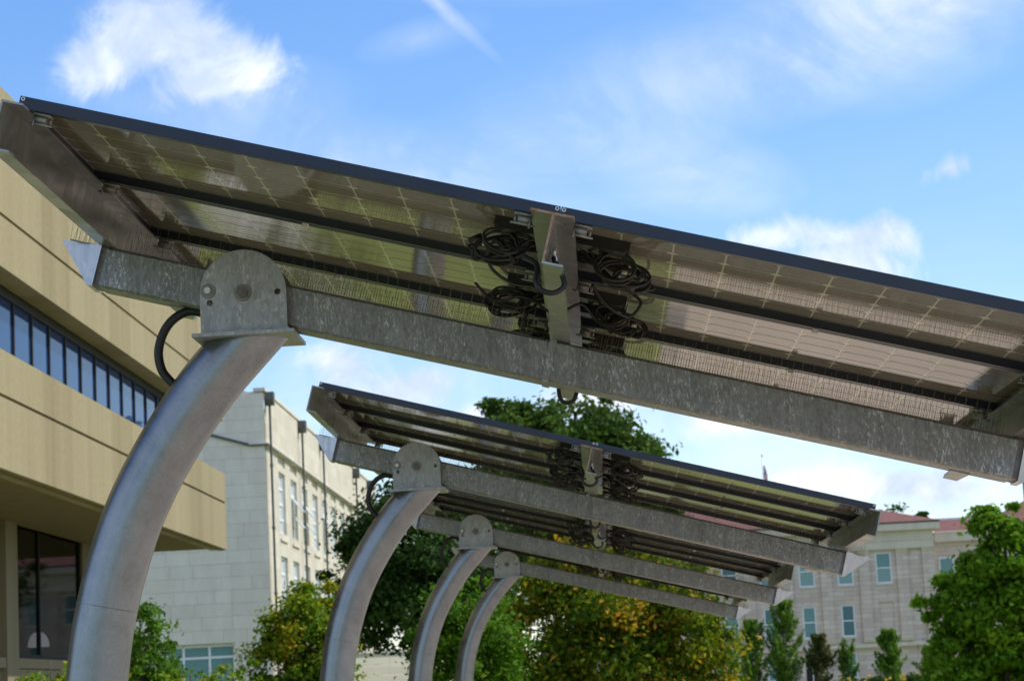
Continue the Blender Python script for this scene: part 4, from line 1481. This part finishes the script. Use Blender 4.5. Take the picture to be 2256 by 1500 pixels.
def feather_tree(lab, x, y, h, w, mat, seed, shoots, per, group):
    rng = np.random.default_rng(seed)
    root = empty('young_tree', (x, y, 0), lab, 'tree', group)
    P, N, T_ = [], [], []
    m, lm = MB(), MB()
    m.tube([(0, 0, -0.05), (0.03, 0, h * 0.4), (-0.02, 0, h * 0.75), (0.0, 0, h * 0.97)], [0.055, 0.045, 0.028, 0.01], 7)
    for i in range(shoots):
        f = rng.uniform(0.10, 0.90) ** 0.9
        a = rng.uniform(0, 2 * np.pi)
        z0 = h * f
        spread = w * (0.22 + 0.75 * math.sin(math.pi * min(1, f * 0.92 + 0.12))) * rng.uniform(0.45, 1.2)
        rise = h * rng.uniform(0.12, 0.24)
        p0 = np.array([0, 0, z0])
        p2 = np.array([np.cos(a) * spread, np.sin(a) * spread, min(z0 + rise, h * 1.0)])
        p1 = (p0 + p2) / 2 + np.array([np.cos(a), np.sin(a), -0.25]) * spread * 0.25
        t = rng.uniform(0.15, 1.0, size=(per, 1))
        c = p0 * (1 - t) ** 2 + 2 * p1 * t * (1 - t) + p2 * t ** 2
        c = c + rng.normal(size=(per, 3)) * 0.10 * (1.3 - t)
        P.append(c)
        N.append(np.tile([np.cos(a) * 0.4, np.sin(a) * 0.4, 0.5], (per, 1)))
        T_.append(rng.normal(0.38, 0.14) + rng.normal(size=per) * 0.18 + 0.25 * (t[:, 0] - 0.5))
        lm.tube([tuple(p0), tuple(p1), tuple(p2)], [0.014, 0.01, 0.004], 4)
    rg2 = np.random.default_rng(seed + 100)
    obj('crown', leaf_mesh('crown', np.concatenate(P), np.concatenate(N), 0.13, np.concatenate(T_), mat, rg2, 0.5), root)
    obj('trunk', m.mesh('trunk', M['bark'], True), root)
    obj('limbs', lm.mesh('limbs', M['bark']), root)


yg = 'young trees in front of the far stone building'
for lab, x, y, h, w, mat, sd, n in (
        ('young narrow tree beside the orange tree, in front of the far building', 7.75, 120, 4.6, 0.75, 'leaf_young', 21, 4200),
        ('tallest of the young trees in front of the far building', 9.45, 120, 5.5, 0.80, 'leaf_young', 22, 5200),
        ('small bronze-leaved tree in front of the dark doorway', 11.25, 120, 3.7, 0.62, 'leaf_bronze', 23, 3000),
        ('thin sparse sapling right of the bronze-leaved tree', 12.65, 120, 3.5, 0.42, 'leaf_young', 24, 1300),
        ('bushy young tree in front of the pilasters near the maple', 14.85, 120, 3.75, 0.60, 'leaf_young', 25, 4200),
        ('short young shrub tree tucked against the maple', 15.45, 110, 2.7, 0.55, 'leaf_young', 26, 2600)):
    feather_tree(lab, x, y, h, w * 1.45, M[mat], sd, max(30, n // 45), 90, yg)
for lab, x, h, w, sd in (('tree top peeping over the red roof', 24.6, 15.3, 1.5, 31), ('thin tree top right of the other one above the red roof', 27.0, 14.7, 0.4, 32)):
    tree('roofline_tree', lab, (x, 190), [(0, 0, h - w * 1.2, w, w, w * 1.2), (-w * 0.8, 0, h - w * 2.0, w * 0.8, w, w), (w * 0.7, 0, h - w * 2.3, w, w, w), (0, 0, h - 5, w * 1.6, w * 1.6, 3.0)],
         3000, 0.35, M['leaf_tall'], 0.2, sd, nclump=50, group='tree tops behind the red roof')
# shrubs along the bottom edge
tree('shrub', 'loose leafy shrub at the lower left corner by the nearest pole', (-4.85, 20), [
    (-0.05, 0, 1.75, 0.22, 0.3, 0.25), (0.18, 0, 1.95, 0.12, 0.2, 0.28), (-0.15, 0, 1.95, 0.06, 0.1, 0.18), (0.05, 0, 1.3, 0.5, 0.4, 0.5)], 2600, 0.055, M['leaf_yellow'], 0.02, 41, nclump=60, cat='shrub', upright=0.6, tint_bias=0.0)
tree('shrub', 'yellow-green shrub below the large window of the stone hall', (-5.3, 30), [
    (-0.5, 0, 1.85, 0.55, 0.4, 0.22), (0.25, 0, 1.9, 0.5, 0.4, 0.20), (0.75, 0, 1.95, 0.25, 0.3, 0.22), (0, 0, 1.2, 1.2, 0.6, 0.7), (-1.1, 0, 1.8, 0.35, 0.4, 0.3)], 7000, 0.06, M['leaf_yellow'], 0.03, 42, nclump=90, cat='shrub', tint_bias=0.0)
hd = tree('hedge', 'low clipped hedge with yellow flowers below the far building', (14.2, 115), [
    (-2.2 + 1.1 * k, 0, 0.78, 0.8, 0.5, 0.62) for k in range(5)], 9000, 0.14, M['leaf_dark'], 0.05, 43, nclump=110, cat='hedge')
fl = MB()
rf_ = random.Random(9)
for k in range(26):
    x, z = rf_.uniform(-2.6, 2.8), rf_.uniform(1.15, 1.5)
    y = -0.5 + rf_.uniform(-0.1, 0.1)
    s = rf_.uniform(0.05, 0.11)
    for q in range(4):
        a = q * math.pi / 4
        fl.add([(x - s * math.cos(a), y - s * math.sin(a), z - s * 0.5), (x + s * math.cos(a), y + s * math.sin(a), z - s * 0.3), (x + s * 0.6, y, z + s * 0.5), (x - s * 0.6, y, z + s * 0.6)], [(0, 1, 2, 3)])
tag(obj('flowers', fl.mesh('flowers', M['flower']), hd), kind='stuff')

# ------------------------------------------------------------------ flagpole and street lamp
fp = empty('flagpole', (12.85, 172, 0), 'distant flagpole with a limp striped flag above the second canopy', 'flagpole')
obj('pole', MB().tube([(0, 0, 0), (0, 0, 18.0)], [0.09, 0.05], 8).mesh('pole', M['whitepaint'], True), fp)
obj('finial', MB().tube([(0, 0, 18.0), (0, 0, 18.06), (0, 0, 18.18), (0, 0, 18.22)], [0.03, 0.09, 0.09, 0.02], 10).mesh('finial', M['whitepaint'], True), fp)
fb = MB()
ns = 13
for i in range(ns):
    for j in range(8):
        def fpt(a, b_):
            sag = a * (0.30 + 0.10 * math.sin(b_ * 2.2))
            return (0.05 + sag * 0.6 + 0.03 * math.sin(b_ * 5), 0.10 * math.sin(a * 9 + b_ * 2), 17.5 - b_ * 1.5 - a * 0.4)
        a0, a1, b0, b1 = j / 8, (j + 1) / 8, i / ns, (i + 1) / ns
        blue = i < 7 and j < 3
        fb.add([fpt(a0, b0), fpt(a1, b0), fpt(a1, b1), fpt(a0, b1)], [(0, 1, 2, 3)], 2 if blue else (0 if i % 2 == 0 else 1))
obj('flag', fb.mesh('flag', [M['flag_red'], M['flag_white'], M['flag_blue']]), fp)

sl = empty('street_lamp', (11.23, 60, 0), 'slim grey street lamp with a flat head at the right edge', 'street lamp')
obj('post', MB().tube([(0, 0, 0), (0, 0, 6.32)], [0.07, 0.045], 10).mesh('post', M['lamp_grey'], True), sl)
obj('lamp_head', MB().prism([(-0.12, 6.36), (0.75, 6.36), (0.75, 6.44), (0.6, 6.47), (-0.05, 6.47)], lambda p, q, t: (p, t, q), -0.16, 0.16).mesh('lamp_head', M['lamp_grey']), sl)
obj('neck', MB().tube([(0, 0, 6.32), (0, 0, 6.37)], 0.05, 8).mesh('neck', M['lamp_grey']), sl)
